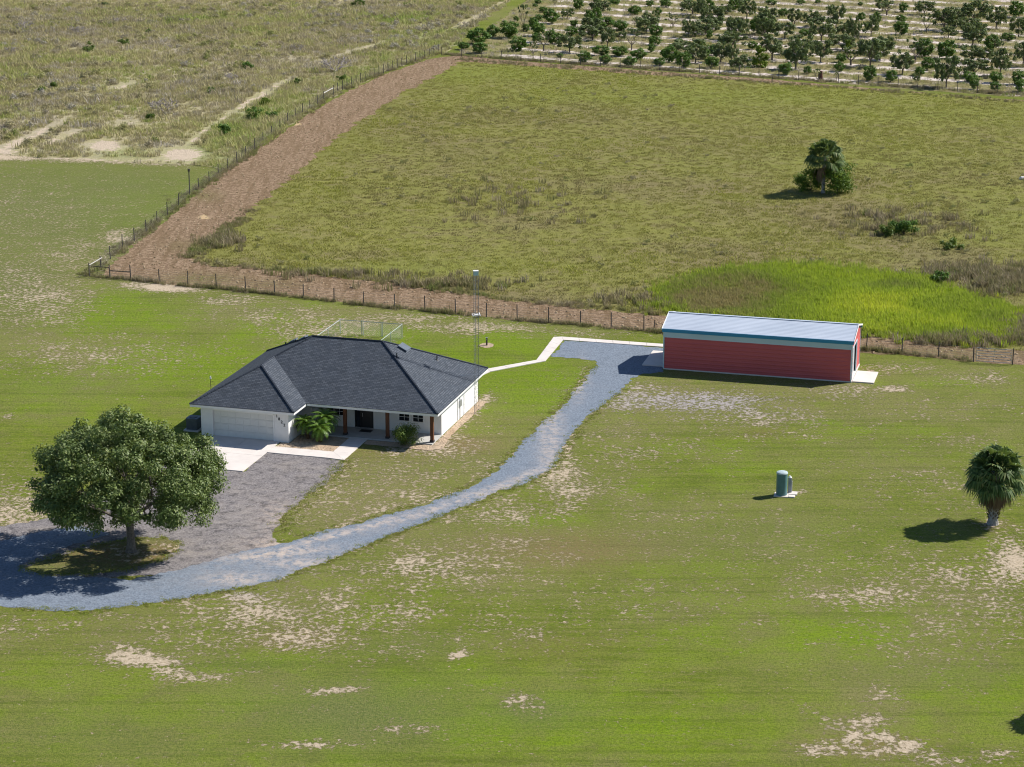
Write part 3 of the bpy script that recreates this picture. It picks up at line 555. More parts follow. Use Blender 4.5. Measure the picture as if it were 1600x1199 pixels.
# air conditioner
ac = hobj('air_conditioner', 'dark air conditioner unit on a pad left of the garage', 'air conditioner', -19.15, -.75)
MB().box(-.6, .6, -.6, .6, 0, .1).build('pad', M_conc2, ac); b = MB().box(-.42, .42, -.42, .42, .1, .95)
for k in range(9): b.box(-.435, .435, -.435, .435, .16 + k * .085, .19 + k * .085)
b.build('cabinet', plain('ac_grey', (.10, .12, .14), .5, .4, .3), ac); t = MB().box(-.45, .45, -.45, .45, .951, 1.0); t.build('top_grille', plain('ac_top', (.13, .17, .22), .5, .4, .3), ac)
f = MB(); f.tube([(0, 0, 1.0), (0, 0, 1.03)], .32, 20); f.build('fan_guard', M_black, ac)

# ------------------------------------------------------------------ shed
SO = g(1036.5, 577); STH = R(-15); shed_M = Matrix.Translation((SO.x, SO.y, 0)) @ Matrix.Rotation(STH, 4, 'Z')
shed = empty('shed', (SO.x, SO.y, 0), STH, 'long red steel shed with a pale ribbed metal roof', 'shed')
SL, SW, SE = 15.45, 5.5, 3.5; SR = SE + .25 * SW / 2
MB().box(-.02, SL + .08, -.02, SW + .05, 0, .10).build('base_slab', M_conc, shed)
def ribs_wall(x0, x1, y, out, z0, z1, m, name, axis='x'):
    b = MB(); pr_ = []; z = z0; p = .33
    while z < z1 - .01:
        for dz, o in ((0, 0), (.19, 0), (.235, .02), (.29, .02)):
            if z + dz < z1: pr_.append((z + dz, o))
        z += p
    pr_.append((z1, 0)); n = len(pr_)
    for xx in (x0, x1):
        for zz, o in pr_: b.v.append((xx, y + out * o, zz) if axis == 'x' else (y + out * o, xx, zz))
    for k in range(n - 1): b.f.append((k, n + k, n + k + 1, k + 1))
    return b.build(name, m, shed)
ribs_wall(.06, SL - .06, 0, -1, .1, 2.74, M_red, 'siding'); ribs_wall(.06, SL - .06, SW, 1, .1, 3.3, M_red, 'siding')
MB().box(0, SL, -.03, .0, 2.74, 2.96).build('wall_trim', M_gtrim, shed); MB().box(0, SL, -.06, .0, 2.963, 3.22).build('wall_trim', M_gtrim, shed)
MB().box(-.14, SL + .14, -.13, -.07, 3.20, 3.49).build('eave_fascia', M_fascia, shed); MB().box(-.14, SL + .14, SW + .07, SW + .13, 3.20, 3.49).build('eave_fascia', M_fascia, shed)
for y0 in (-.05, SW - .03):
    for x0 in (-.05, SL - .05): MB().box(x0, x0 + .10, y0, y0 + .08, .1, 3.2).build('corner_trim', M_gtrim, shed)
def end_wall(x, out):
    # red pieces either side of the opening and a gable above
    for y0, y1 in ((.08, .55), (3.35, SW - .06)): ribs_wall(y0, y1, x, out, .1, 2.75, M_red, 'siding', 'y')
    b = MB(); n = 7
    b.poly([(x, .06, 2.75), (x, SW - .06, 2.75), (x, SW - .06, SE - .02), (x, SW / 2, SR - .03), (x, .06, SE - .02)]); b.build('gable', M_red, shed)
    tt = MB(); tt.box(x - .04, x + .04, .50, .60, .1, 2.70).box(x - .04, x + .04, 3.30, 3.40, .1, 2.70).box(x - .04, x + .04, .50, 3.40, 2.70, 2.80); tt.build('door_frame', M_gtrim, shed)
    d = MB(); z = .12
    while z < 2.65: d.box(x - out * .16 - .01, x - out * .16 + .01, .6, 3.3, z, z + .085); d.box(x - out * .16 - .018, x - out * .16 + .004, .6, 3.3, z + .085, z + .10); z += .10
    d.build('roller_door', plain('roller_door', (.55, .57, .58), .5, .3, .2), shed)
end_wall(SL, 1); end_wall(0, -1)
def shed_roof(side):
    b = MB(); n = 13; prof = []
    for k in range(n):
        for t, o in ((0, 0), (.62, 0), (.72, .011), (.92, .011)): prof.append(((k + t) / n, o))
    prof.append((1, 0)); N_ = len(prof)
    y0, y1 = (-.14, SW / 2) if side < 0 else (SW + .14, SW / 2)
    nrm = Vector((0, side * -.0 + (-.25 if side < 0 else .25), 1)).normalized()
    for xx in (-.15, SL + .15):
        for t, o in prof:
            y = y0 + (y1 - y0) * t; z = SE + .25 * abs(y - y0) - .035 + o; b.v.append((xx, y, z))
    for k in range(N_ - 1): b.f.append((k, N_ + k, N_ + k + 1, k + 1))
    m = len(b.v)
    for xx in (-.15, SL + .15): b.v += [(xx, y0, SE - .09), (xx, y1, SE + .25 * abs(y1 - y0) - .09)]
    b.f.append((m, m + 1, m + 3, m + 2)); b.build('roof_panel', M_galv, shed)
    for xx in (-.18, SL + .15): # rake trim
        t = MB(); t.add([(xx, y0, SE - .12), (xx + .03, y0, SE - .12), (xx + .03, y0, SE + .02), (xx, y0, SE + .02), (xx, y1, SR - .10), (xx + .03, y1, SR - .10), (xx + .03, y1, SR + .05), (xx, y1, SR + .05)], [(0, 1, 2, 3), (4, 7, 6, 5), (0, 4, 5, 1), (1, 5, 6, 2), (2, 6, 7, 3), (3, 7, 4, 0)]); t.build('rake_trim', M_trim, shed)
shed_roof(-1); shed_roof(1)
MB().box(-.15, SL + .15, SW / 2 - .12, SW / 2 + .12, SR + .005, SR + .03).build('ridge_flashing', M_galv, shed)
slabs('shed_apron', 'small pale concrete slab at the right end of the shed', [rect(SL + .1, SL + 1.85, .1, 3.45)], .09, shed_M)
slabs('shed_apron', 'concrete slab at the left end of the shed, half in its shadow', [rect(-1.95, -.1, .6, 2.9), rect(-1.95, -.1, 2.9, 5.2)], .09, shed_M)

# ------------------------------------------------------------------ lattice tower, tank, posts
M_tower = plain('dull_tower_steel', (.20, .22, .24), .6, .3, .2)
TP = g(744.5, 646); tw = empty('lattice_tower', TP, R(10), 'tall slim grey lattice tower standing against the right wall of the house', 'antenna tower')
TH = 11.35; legs = [(.21 * math.cos(a), .21 * math.sin(a)) for a in (R(90), R(210), R(330))]
for lx, ly in legs: MB().tube([(lx, ly, 0), (lx, ly, TH)], .016, 6).build('leg', M_tower, tw)
b = MB(); nb = 32
for k in range(nb):
    z0 = .3 + k * (TH - .4) / nb; z1 = z0 + (TH - .4) / nb
    for a in range(3):
        p, q = legs[a], legs[(a + 1) % 3]
        b.tube([(p[0], p[1], z0), (q[0], q[1], z0)], .0055, 4, False)
        p, q = (p, q) if k % 2 else (q, p); b.tube([(p[0], p[1], z0), (q[0], q[1], z1)], .0055, 4, False)
br = b.build('bracing', M_tower, tw); br['kind'] = 'stuff'
tb = MB(); tb.box(-.18, .18, -.16, .16, TH - .36, TH - .05); tb.build('top_box', plain('tower_box', (.42, .58, .66), .4, .4, .2), tw); MB().box(-.20, .20, -.18, .18, TH - .045, TH).build('box_lid', M_trim, tw)
rb = MB(); rb.tube([(-.28, -.24, 7.9), (.30, -.24, 7.9)], .022, 6).tube([(-.28, .24, 7.9), (.30, .24, 7.9)], .022, 6).tube([(.28, -.3, 7.85), (.28, .3, 7.95)], .04, 6).tube([(-.26, -.3, 7.85), (-.26, .3, 7.85)], .04, 6).box(-.12, .2, -.1, .1, 7.78, 7.9); rb.build('bracket_ring', M_trim, tw)
MB().tube([(0, 0, 3.1), (-1.35, .0, 3.1)], .02, 6).build('wall_strut', M_steel, tw)

TK = g(1221, 774); tk = empty('water_tank', TK, R(-12), 'tall teal cylinder tank beside small concrete pads on the lawn', 'tank')
prof = [(.375, .05), (.38, .12), (.38, 1.62)]
b = MB(); b.tube([(0, 0, z) for r, z in prof], [r for r, z in prof], 28); b.build('tank_body', plain('teal_fibreglass', (.095, .215, .235), .4, .5, 0, .08), tk, smooth=False)
b = MB(); b.tube([(0, 0, z) for z in (1.60, 1.64, 1.70, 1.74, 1.76)], [.405, .405, .37, .26, .08], 28); b.build('tank_lid', plain('pale_lid', (.46, .56, .58), .5, .4), tk)
MB().box(-.5, .5, -.45, .45, 0, .06).build('pad', M_conc, tk)
pu = empty('pump_unit', TK + Vector((.62, .42, 0)), R(-12), 'small grey pump cabinet just behind the teal tank', 'pump'); MB().box(-.12, .12, -.1, .1, .08, 1.15).build('cabinet', plain('pump_grey', (.33, .33, .36), .5, .3), pu); MB().tube([(-.02, 0, 1.15), (-.02, 0, 1.27)], [.14, .06], 10).build('cap', M_trim, pu); MB().tube([(.14, -.02, .08), (.14, -.02, .9), (.2, -.02, .9)], .025, 6).build('pipe', M_trim, pu)
tag(MB().box(.46, 1.05, .12, .75, .0, .09, Matrix.Translation(TK) @ Matrix.Rotation(R(-12), 4, 'Z')).build('concrete_pad', M_conc), 'upper of two small concrete pads right of the teal tank', 'concrete pad')
tag(MB().box(.52, .95, -.42, .02, .0, .08, Matrix.Translation(TK) @ Matrix.Rotation(R(-12), 4, 'Z')).build('concrete_pad', M_conc), 'lower of two small concrete pads right of the teal tank', 'concrete pad')
yp = empty('yard_post', g(760.5, 540), 0, 'short dark post with a tap standing on the lawn behind the house', 'post'); MB().box(-.07, .07, -.07, .07, 0, .68).build('post', plain('dark_wood', (.10, .085, .08), .8, .2), yp); MB().tube([(0, 0, .62), (0, -.14, .6), (0, -.17, .52)], .02, 6).build('tap', M_steel, yp); MB().box(-.09, .09, -.09, .09, .681, .71).build('cap', M_steel, yp)
sheet('mulch_ring', ragged([pr(*(g(760.5, 540) + Vector((math.cos(a) * .6, math.sin(a) * .8, 0))).xy) for a in np.linspace(0, 6.0, 12)], .08, .15), .02, M_mulch, dict(sand=None, lush=None, dry=None), .4, 'small ring of bare brown soil round the yard post')

# ------------------------------------------------------------------ fences
M_post = plain('fence_post', (.085, .080, .078), .8, .2, 0, .15, 4); M_post2 = plain('weathered_post', (.16, .14, .12), .85, .1, 0, .2, 4); M_wire = plain('fence_wire', (.22, .21, .20), .6, .3, .4, .1)
post_me = MB().tube([(0, 0, -.1), (0, 0, 1.38)], [.052, .046], 6).mesh('post', M_post)
post_me2 = MB().tube([(0, 0, -.1), (0, 0, 1.30)], [.065, .055], 6).mesh('post', M_post2)
def fence(label, pts, pz=1.3, group=None, heights=None, thick=None):
    """pts: world points of the posts in order"""
    base = pts[0]; e = empty('wire_fence', base, 0, label, 'fence')
    for k, p in enumerate(pts):
        o = link('post', post_me2 if (thick and k in thick) else post_me, e, loc=p - base, rot=(random.uniform(-.03, .03), random.uniform(-.035, .035), random.uniform(0, 6)))
        o.scale = (1, 1, random.uniform(.93, 1.06) * (heights or {}).get(k, 1))
    for z in (.10, .30, .50, .70, .92, 1.2):
        b = MB(); b.tube([(p - base) + Vector((0, -.06, z + random.uniform(-.02, .02))) for p in pts], .007, 3, False); b.build('wire', M_wire, e)
    return e
def interp(anchors, n):
    a, b = anchors; return [(a[0] + (b[0] - a[0]) * k / n, a[1] + (b[1] - a[1]) * k / n) for k in range(n + 1)]
frontpx = [(140, 432), (172, 435), (204.5, 437), (249, 442), (293.5, 447), (338, 450.5), (384, 455.5), (429.5, 461), (474, 466), (522, 472), (568, 477), (616, 482), (664, 486), (712, 490.5), (760, 495.5), (808, 500.5), (857, 504.5), (907, 508.5), (955, 513), (1006, 517)]
frontpx += [(1056 + 49.5 * k, 521.5 + 4.45 * k) for k in range(6)] + [(1353.6, 547.5), (1409.5, 552.5), (1466, 558), (1521, 565.5)]
fr = fence('long wire fence with dark posts between the lawn and the dirt strip', [g(*p) for p in frontpx], thick={0, 1, 29})
fence('short wire fence continuing past the gate at the right edge', [g(*p) for p in [(1582, 570), (1640, 576), (1698, 582)]])
def wx(u, v, o): return (120 + u / 2.667, 60 + v / 2.667)
lf = [(140, 432), (158, 421)] + [wx(*p, 0) for p in [(140, 920), (190, 872), (240, 846), (290, 812), (335, 772), (378, 737), (425, 700), (470, 655), (508, 630), (552, 602), (590, 570), (630, 546), (668, 520), (705, 495), (742, 465), (777, 435), (812, 408), (846, 380), (879, 355), (911, 332), (941, 315), (971, 300), (1003, 278), (1029, 258), (1069, 236)]]
x_, y_ = lf[-1]; 
for k in range(1, 24): lf.append((x_ + (685 - x_) * k / 23, y_ + (83 - y_) * (k / 23) ** .9))
ff = fence('wire fence climbing the left side of the ploughed strip', [g(*p) for p in lf[1:]], thick={23, 24})
brace = MB()
def rail(a, b_, r=.045, name='brace_rail', m=M_post2, parent=None):
    base = parent.location; return MB().tube([Vector(a) - base, Vector(b_) - base], r, 6).build(name, m, parent)
rail(g(140, 432) + Vector((0, 0, 1.05)), g(172, 435) + Vector((0, 0, 1.05)), parent=fr); rail(g(172, 435) + Vector((0, 0, .75)), g(204.5, 437) + Vector((0, 0, .75)), parent=fr)
rail(g(140, 432) + Vector((0, 0, 1.1)), g(160, 420) + Vector((0, 0, 1.1)), m=plain('pale_rail', (.5, .48, .45)), parent=fr)
rail(g(*lf[25]) + Vector((0, 0, 1.0)), g(*lf[26]) + Vector((0, 0, 1.0)), .06, m=plain('pale_rail', (.55, .53, .5)), parent=ff)
bf = [(690 + k * 31, 86.5 + k * 31 * .0705) for k in range(0, 32)]
bfe = fence('far wire fence between the pasture and the citrus grove', [g(*p) for p in bf])
# tall pole on the left fence
tp = empty('marker_pole', g(296.5, 303), 0, 'taller dark pole with a box on top beside the left fence', 'pole'); MB().tube([(0, 0, -.1), (0, 0, 2.7)], .06, 8).build('pole', M_post, tp); MB().box(-.12, .12, -.1, .1, 2.55, 2.85).build('box', M_post2, tp)
for n_, (u, v, h, lab) in enumerate([(1022, 513, .75, 'short leaning stake in the dirt strip left of the shed'), (1206, 130, .95, 'short stake at the far edge of the pasture')]):
    o = MB().tube([(0, 0, 0), (.06, 0, h)], .045, 6).build('stake', M_post); o.location = g(u, v); tag(o, lab, 'stake')
o = MB().tube([(0, 0, 0), (.05, .02, .5), (.0, .04, 1.0), (.1, 0, 1.35)], [.32, .28, .26, .18], 8).build('tree_stump', plain('red_stump', (.16, .07, .055), .9, .1, 0, .3, 3)); o.location = g(1282, 125.5); tag(o, 'dark reddish dead stump beside the far grove fence', 'stump')
o = MB().tube([(-.35, 0, .08), (-.1, 0, .2), (.15, .05, .22), (.35, 0, .08)], [.1, .2, .18, .08], 7).build('rock', plain('pale_rock', (.75, .72, .68), .9, .1)); o.location = g(1597, 281); tag(o, 'white rock in the pasture at the right edge', 'rock')
# field gate
ga, gb = g(1525, 566.5), g(1580, 570.5); ge = empty('field_gate', ga, math.atan2((gb - ga).y, (gb - ga).x), 'grey tubular farm gate in the wire fence at the right', 'gate'); GL = (gb - ga).length
for z in (.15, .38, .60, .82, 1.04, 1.28): MB().tube([(0, 0, z), (GL, 0, z)], .022, 6).build('rail', M_steel, ge)
for x in (0, GL / 2, GL): MB().tube([(x, .0, .13), (x, .0, 1.30)], .024, 6).build('stile', M_steel, ge)
# chain link run behind the house
cl = empty('chain_link_fence', H(-18.2, 28.8), HTH, 'low galvanised chain link enclosure behind the house roof', 'fence')
M_cl = plain('chain_link', (.55, .60, .60), .45, .4, .5); CH = 1.25
def run(a, b_, mesh=True):
    a, b_ = Vector((*a, 0)), Vector((*b_, 0)); L = (b_ - a).length; d = (b_ - a).normalized()
    MB().tube([a + Vector((0, 0, CH)), b_ + Vector((0, 0, CH))], .028, 6).build('top_rail', M_cl, cl)
    bb = MB(); sp = .21; n = int(L / sp)
    def P(t, z): return a + d * t + Vector((0, 0, z))
    for k in range(-int(CH / sp), n):
        for sg in (1, -1):
            t0 = k * sp; t1 = t0 + CH; c0, c1 = max(t0, 0), min(t1, L)
            if c1 <= c0: continue
            z0, z1 = c0 - t0, c1 - t0
            if sg < 0: z0, z1 = CH - z0, CH - z1
            bb.tube([P(c0, z0), P(c1, z1)], .0032, 3, False)
    o = bb.build('chain_mesh', M_cl, cl); o['kind'] = 'stuff'
run((0, 0), (2.0, 0)); run((3.9, 0), (5.7, 0)); run((0, 0), (0, -15)); run((5.7, 0), (5.7, -15)); run((2.1, 0), (3.8, 0))
for x, y in [(0, 0), (2.0, 0), (2.12, 0.02), (3.78, .02), (3.9, 0), (5.7, 0)] + [(0, -3 * k) for k in range(1, 6)] + [(5.7, -3 * k) for k in range(1, 6)]:
    MB().tube([(x, y, 0), (x, y, CH + .08)], .035, 6).build('post', M_cl, cl)

# ------------------------------------------------------------------ vegetation builders
def leaf_cloud(centers, radii, counts, size, flat=.0, up=.35, seed=1, shell=.55, squash=.8, taper=.5):
    """leaf faces spread through a set of clumps; returns V, F (quads)"""
    r = np.random.default_rng(seed); C = []; Nn = []
    for c, rad, n in zip(centers, radii, counts):
        d = r.normal(size=(n, 3)); d /= np.linalg.norm(d, axis=1)[:, None]; rr = rad * (shell + (1 - shell) * r.random(n)) ** 1.0
        p = np.array(c) + d * rr[:, None] * np.array([1, 1, squash]); C.append(p); Nn.append(d)
    C = np.concatenate(C); D = np.concatenate(Nn); n = len(C)
    N = D + np.array([0, 0, up]) + r.normal(size=(n, 3)) * .55; N /= np.linalg.norm(N, axis=1)[:, None]
    T = np.cross(N, r.normal(size=(n, 3))); T /= np.linalg.norm(T, axis=1)[:, None]; B = np.cross(N, T)
    L = size * r.uniform(.6, 1.3, n)[:, None]; W = L * taper
    V = np.stack([C - T * L, C + B * W, C + T * L, C - B * W], 1).reshape(-1, 3); F = np.arange(4 * n).reshape(-1, 4)
    return V, F
def limbs(b, start, dirv, length, rad, depth, spread=.6, seed=None, up=.15, tips=None, n=5, kids=3, minr=.008):
    p = Vector(start); d = Vector(dirv).normalized(); pts = [p.copy()]; rads = [rad]; steps = 4
    for k in range(steps):
        d = (d + Vector((random.gauss(0, .12), random.gauss(0, .12), random.gauss(0, .08) + up * .2))).normalized()
        p = p + d * length / steps; pts.append(p.copy()); rads.append(max(minr, rad * (1 - .45 * (k + 1) / steps)))
    b.tube(pts, rads, n, False)
    if depth <= 0:
        if tips is not None: tips.append(p.copy())
        return
    for k in range(kids):
        a = random.uniform(0, 2 * math.pi) + k * 2.1; q = Vector((math.cos(a), math.sin(a), up)); nd = (d + q * spread * random.uniform(.6, 1.3)).normalized()
        limbs(b, pts[-1 - (k % 2)], nd, length * random.uniform(.6, .85), rads[-1 - (k % 2)] * .72, depth - 1, spread, None, up, tips, max(3, n - 1), kids, minr)

# ---- the oak
random.seed(11)
OK = g(205, 862); oak = empty('oak_tree', OK, 0, 'large dark oak with a broad crown on the grass island', 'tree')
tb = MB(); tips = []
tb.tube([(0, 0, -.1), (0, 0, .15), (.02, 0, .6), (0, .02, 1.5), (-.03, 0, 2.3)], [.46, .34, .27, .25, .27], 12)
tb.build('trunk', M_bark, oak)
for k in range(7):
    a = k * .9 + .3; lb = MB(); limbs(lb, (-.03 + .05 * math.cos(a), .05 * math.sin(a), 2.15), (math.cos(a), math.sin(a), .75 if k % 2 else .40), 2.5, .14, 2, .75, tips=tips, n=6, kids=3); lb.build('limb', M_bark, oak)
rr = np.random.default_rng(5); cs = []; rs = []; ns = []
for _ in range(4000):
    if len(cs) >= 400: break
    d = rr.normal(size=3); d /= np.linalg.norm(d); rad = rr.uniform(.18, 1.0) ** .33
    lump = 1 + .10 * math.sin(d[0] * 5 + 1) * math.cos(d[1] * 4) + .06 * math.sin(d[2] * 9 + d[0] * 7)
    p = np.array([6.1 * d[0], 6.0 * d[1], 4.0 * d[2]]) * rad * lump
    if p[2] > 0: p[:2] *= 1 - .11 * p[2] / 2
    if p[0] < -5.6: continue
    p = p + np.array([-.1 - .05 * p[2], 0, 4.9])
    r0 = math.hypot(p[0], p[1])
    if p[2] < 2.15 + .015 * r0 + .27 * max(0, -p[1]) + (.25 if r0 < 3 else 0) or (r0 < 1.4 and p[2] < 3.5): continue
    if p[0] > 2.5 and p[2] < 3.6 and rr.random() < .35: continue
    cs.append(p); rs.append(rr.uniform(.45, .95)); ns.append(0)
ns = [int(400 * r ** 2) + 50 for r in rs]
V_, F_ = leaf_cloud(cs, rs, ns, .105, seed=3, shell=.35, up=.5, taper=.45)
cs2 = [np.array(c) + rr.normal(size=3) * .3 for c in cs[::2]]; 
link('crown', numesh('crown', V_, F_, M_oakleaf), oak)
print('oak leaves', len(F_))
# leaf litter
# ---- fan palms
def fan_mesh(elev, m, seed, dead=False, L=1.0):
    """fan leaf: petiole then narrow segments that spread and droop; local +x is outward, z up"""
    r = random.Random(seed); b = MB(); e = elev; pl = .95
    d = Vector((math.cos(e), 0, math.sin(e))); tip = d * pl + Vector((0, 0, -.10)); b.tube([(0, 0, 0), d * pl * .5, tip], [.022, .016, .012], 3, False)
    side = Vector((0, 1, 0)); up = d.cross(side) * -1
    n = 20
    for k in range(n):
        a = (k / (n - 1) - .5) * R(235) * (.55 if dead else 1); ln = L * .82 * (1.05 - .32 * abs(a) / 2.05) * r.uniform(.9, 1.08)
        v = d * math.cos(a) + side * math.sin(a) + up * (.10 * math.cos(2 * a)); v.normalize()
        wv = v.cross(up).normalized(); p0 = tip; droop = (.55 if dead else (.42 if elev < .5 else .22)) * r.uniform(.7, 1.3)
        p1 = tip + v * ln * .55 + Vector((0, 0, -droop * .10)); p2 = tip + v * ln * .98 * (.80 if dead else .9) + Vector((0, 0, -droop * 1.1))
        ww = .055
        b.add([p0, p1 + wv * ww, p1 - wv * ww, p2], [(0, 1, 2), (1, 3, 2)])
    return b.mesh('frond', m)
fan_elev = [R(78), R(60), R(42), R(24), R(6), R(-12), R(-30), R(-48)]
fans = [fan_mesh(e, M_palm, k) for k, e in enumerate(fan_elev)]; deadfans = [fan_mesh(e, M_deadpalm, 20 + k, True, .9) for k, e in enumerate((R(-55), R(-72)))]
def sabal(base, trunk_h, trunk_r, n, ndead, s, label, seed, boots=True, drop=0.0):
    r = random.Random(seed); e = empty('cabbage_palm', base, r.uniform(0, 6), label, 'palm tree')
    b = MB(); N_ = 8; b.tube([(0, 0, -.1), (0, 0, .1), (0, 0, .4)] + [(0, 0, .4 + (trunk_h - .4) * k / N_) for k in range(1, N_ + 1)], [trunk_r * 1.35, trunk_r * 1.2, trunk_r] + [trunk_r * (.95 + .1 * (k % 2)) for k in range(N_)], 12)
    b.build('trunk', M_pbark, e)
    if boots:
        bb = MB()
        for ring in range(int((trunk_h - .4) / .17)):
            z = .45 + ring * .17
            for k in range(6):
                a = k * 1.047 + ring * .52; c, s_ = math.cos(a), math.sin(a); bb.tube([(c * trunk_r * .85, s_ * trunk_r * .85, z), (c * (trunk_r + .13), s_ * (trunk_r + .13), z + .17)], [.055, .03], 4)
        bo = bb.build('boots', M_boot, e); bo['kind'] = 'stuff'
    for k in range(n):
        u = (k + .5) / n; el = R(86) - R(104 if boots else 96) * u + r.uniform(-.25, .25); vi = min(range(8), key=lambda i_: abs(fan_elev[i_] - el)); az = k * 2.39996
        link('frond', fans[vi], e, loc=(.08 * math.cos(az), .08 * math.sin(az), trunk_h + .15 - .3 * u - drop * u), rot=(r.uniform(-.8, .8) * (1 if u < .5 else .5), -(el - fan_elev[vi]), az), scl=(s * r.uniform(.88, 1.1),) * 3)
    for k in range(ndead):
        az = k * 2.39996 + 1; link('dead_frond', deadfans[k % 2], e, loc=(.1 * math.cos(az), .1 * math.sin(az), trunk_h - .15), rot=(0, 0, az), scl=(s * r.uniform(.6, 1.0),) * 3)
    return e
sabal(g(1551, 819), 3.7, .32, 92, 26, 1.28, 'cabbage palm with a full round head on the lawn at the right', 4, drop=.35)
sabal(g(1740, 1112), 3.5, .27, 70, 12, 1.22, 'cabbage palm outside the right edge whose shadow falls on the lawn', 9, drop=.5)
sabal(g(1286, 302), 4.2, .21, 54, 10, 1.42, 'tall cabbage palm between two bushes in the pasture', 6, boots=False, drop=.1)
# ---- feather palms by the garage
def feather_mesh(elev, seed):
    r = random.Random(seed); b = MB(); pts = []; p = Vector((0, 0, 0)); e = elev; L = 1.05; n = 9
    for k in range(n + 1):
        pts.append(p.copy()); p = p + Vector((math.cos(e), 0, math.sin(e))) * L / n; e -= R(11)
    b.tube(pts, [.014 - .001 * k for k in range(n + 1)], 3, False)
    for k in range(2, 4 * n + 1):
        t = k / (4 * n) * n; i_ = min(int(t), n - 1); q = pts[i_].lerp(pts[i_ + 1], t - i_); d = (pts[i_ + 1] - pts[i_]).normalized()
        ln = .30 * math.sin(math.pi * min(1, .25 + .72 * k / (4 * n))) + .05
        for sg in (1, -1):
            v = (d * .55 + Vector((0, sg, 0)) * .85 + Vector((0, 0, .05))).normalized(); tip = q + v * ln + Vector((0, 0, -.05)); wv = d * .014
            b.add([q - wv, q + wv, tip], [(0, 1, 2)])
    return b.mesh('frond', M_date)
fe = [R(78), R(55), R(32), R(8), R(-15)]; feathers = [feather_mesh(e, k) for k, e in enumerate(fe)]
def date_palm(x, y, h, s, lean, label, seed):
    r = random.Random(seed); e = hobj('date_palm', label, 'palm tree', x, y, 0, r.uniform(0, 6)); b = MB(); top = Vector((lean[0], lean[1], h))
    b.tube([Vector((0, 0, 0)).lerp(top, k / 6) + Vector((0, 0, 0)) for k in range(7)], [.13 - .004 * k + .015 * (k % 2) for k in range(7)], 9); b.build('trunk', M_pygbark, e)
    for k in range(34):
        u = (k + .5) / 34; el = R(84) - R(95) * u; vi = min(range(5), key=lambda i_: abs(fe[i_] - el)); az = k * 2.39996
        link('frond', feathers[vi], e, loc=top, rot=(0, fe[vi] - el, az), scl=(s * r.uniform(.85, 1.1),) * 3)
date_palm(-8.85, -1.15, 1.05, 1.1, (.0, -.1), 'front date palm of three, nearest the walk', 1)
date_palm(-10.0, -.55, 1.25, 1.05, (-.12, -.15), 'left date palm of three, nearest the garage side wall', 2)
date_palm(-9.0, -.45, 1.55, 1.25, (.30, -.2), 'rear date palm of three, nearest the porch post', 3)

# ---- bushes
def bush(name, base, w_, h, m, label, seed, n=900, leaf=.09, cat='bush', group=None, stems=True, clumps=16):
    r = np.random.default_rng(seed); random.seed(seed); cs = []; rs = []
    for _ in range(clumps):
        a = r.uniform(0, 6.28); q = r.uniform(0, 1) ** .5; cs.append((q * w_ * .40 * math.cos(a), q * w_ * .40 * math.sin(a), h * r.uniform(.16, .84) * (1 - .22 * q))); rs.append(h * r.uniform(.15, .26) + w_ * .05)
    V_, F_ = leaf_cloud(cs, rs, [n // clumps] * clumps, leaf, seed=seed, shell=.2, up=.4)
    e = empty(name, base, 0, label, cat, group); 
    if stems:
        b = MB()
        for c in cs[:8]: b.tube([(0, 0, 0), (c[0] * .4, c[1] * .4, c[2] * .6), c], [.03, .02, .01], 4, False)
        b.build('stems', M_cbark, e)
    link('foliage', numesh('foliage', V_, F_, m), e); return e
bush('porch_shrub', H(-2.5, -.1), 2.2, 1.95, M_bush, 'rounded green shrub in front of the porch windows', 31, 5200, .055, 'shrub', clumps=26)
bush('field_bush', g(1267, 297), 3.4, 3.6, M_fbush, 'dark leafy bush left of the palm in the pasture', 32, 3600, .12)
bush('field_bush', g(1309, 302), 3.9, 4.5, M_fbush, 'bright green leafy bush right of the palm in the pasture', 33, 5200, .13, clumps=24)
bush('field_bush', g(1412, 366), 3.2, 1.8, M_citrus, 'dark green bush alone in the pasture right of the palm', 34, 2400, .12)
bush('field_bush', g(1385, 368), 2.6, 1.2, M_bush, 'low olive bush left of the dark pasture bush', 35, 900, .12)
bush('field_bush', g(1487, 388), 3.0, 1.1, M_bush, 'low spreading bush near the right side of the pasture', 36, 1200, .12)
bush('field_bush', g(1470, 442), 2.4, 1.2, M_citrus, 'dark tuft of shrub at the back edge of the bright wet patch', 37, 900, .13)
# scrub field shrubs
def dead_mesh(seed):
    random.seed(seed); b = MB(); tips = []
    for k in range(6):
        a = k * 1.05 + random.random(); limbs(b, (0, 0, 0), (math.cos(a), math.sin(a), .8), .42, .034, 3, .8, up=.1, tips=tips, n=3, kids=3, minr=.010)
    return b.mesh('branches', M_twig)
dead_m = [dead_mesh(50 + k) for k in range(3)]
def z6(u, v): return (u / 2.667, v / 2.667)
dead = [(690, 470, 130, 'grey leafless thicket in the middle of the scrub field'), (1400, 300, 140, 'wide grey leafless thicket near the fence at the top'), (780, 278, 56, 'small grey bare bush above the sandy track'), (45, 222, 60, 'grey bare bush at the left edge of the scrub field'), (100, 130, 95, 'low grey bare brush at the upper left'), (1390, 78, 60, 'grey bare bush near the top middle of the scrub field'), (235, 90, 40, 'small brown bare bush at the upper left'), (960, 335, 70, 'grey bare brush left of the sandy track'), (1240, 210, 60, 'grey bare bush left of the wide thicket'), (500, 100, 60, 'faint grey brush in the upper scrub field'), (700, 205, 40, 'small dead bush in the upper middle of the scrub'), (330, 140, 70, 'grey brush right of the dark upper left bush'), (1140, 160, 36, 'small brown dead bush high in the scrub')]
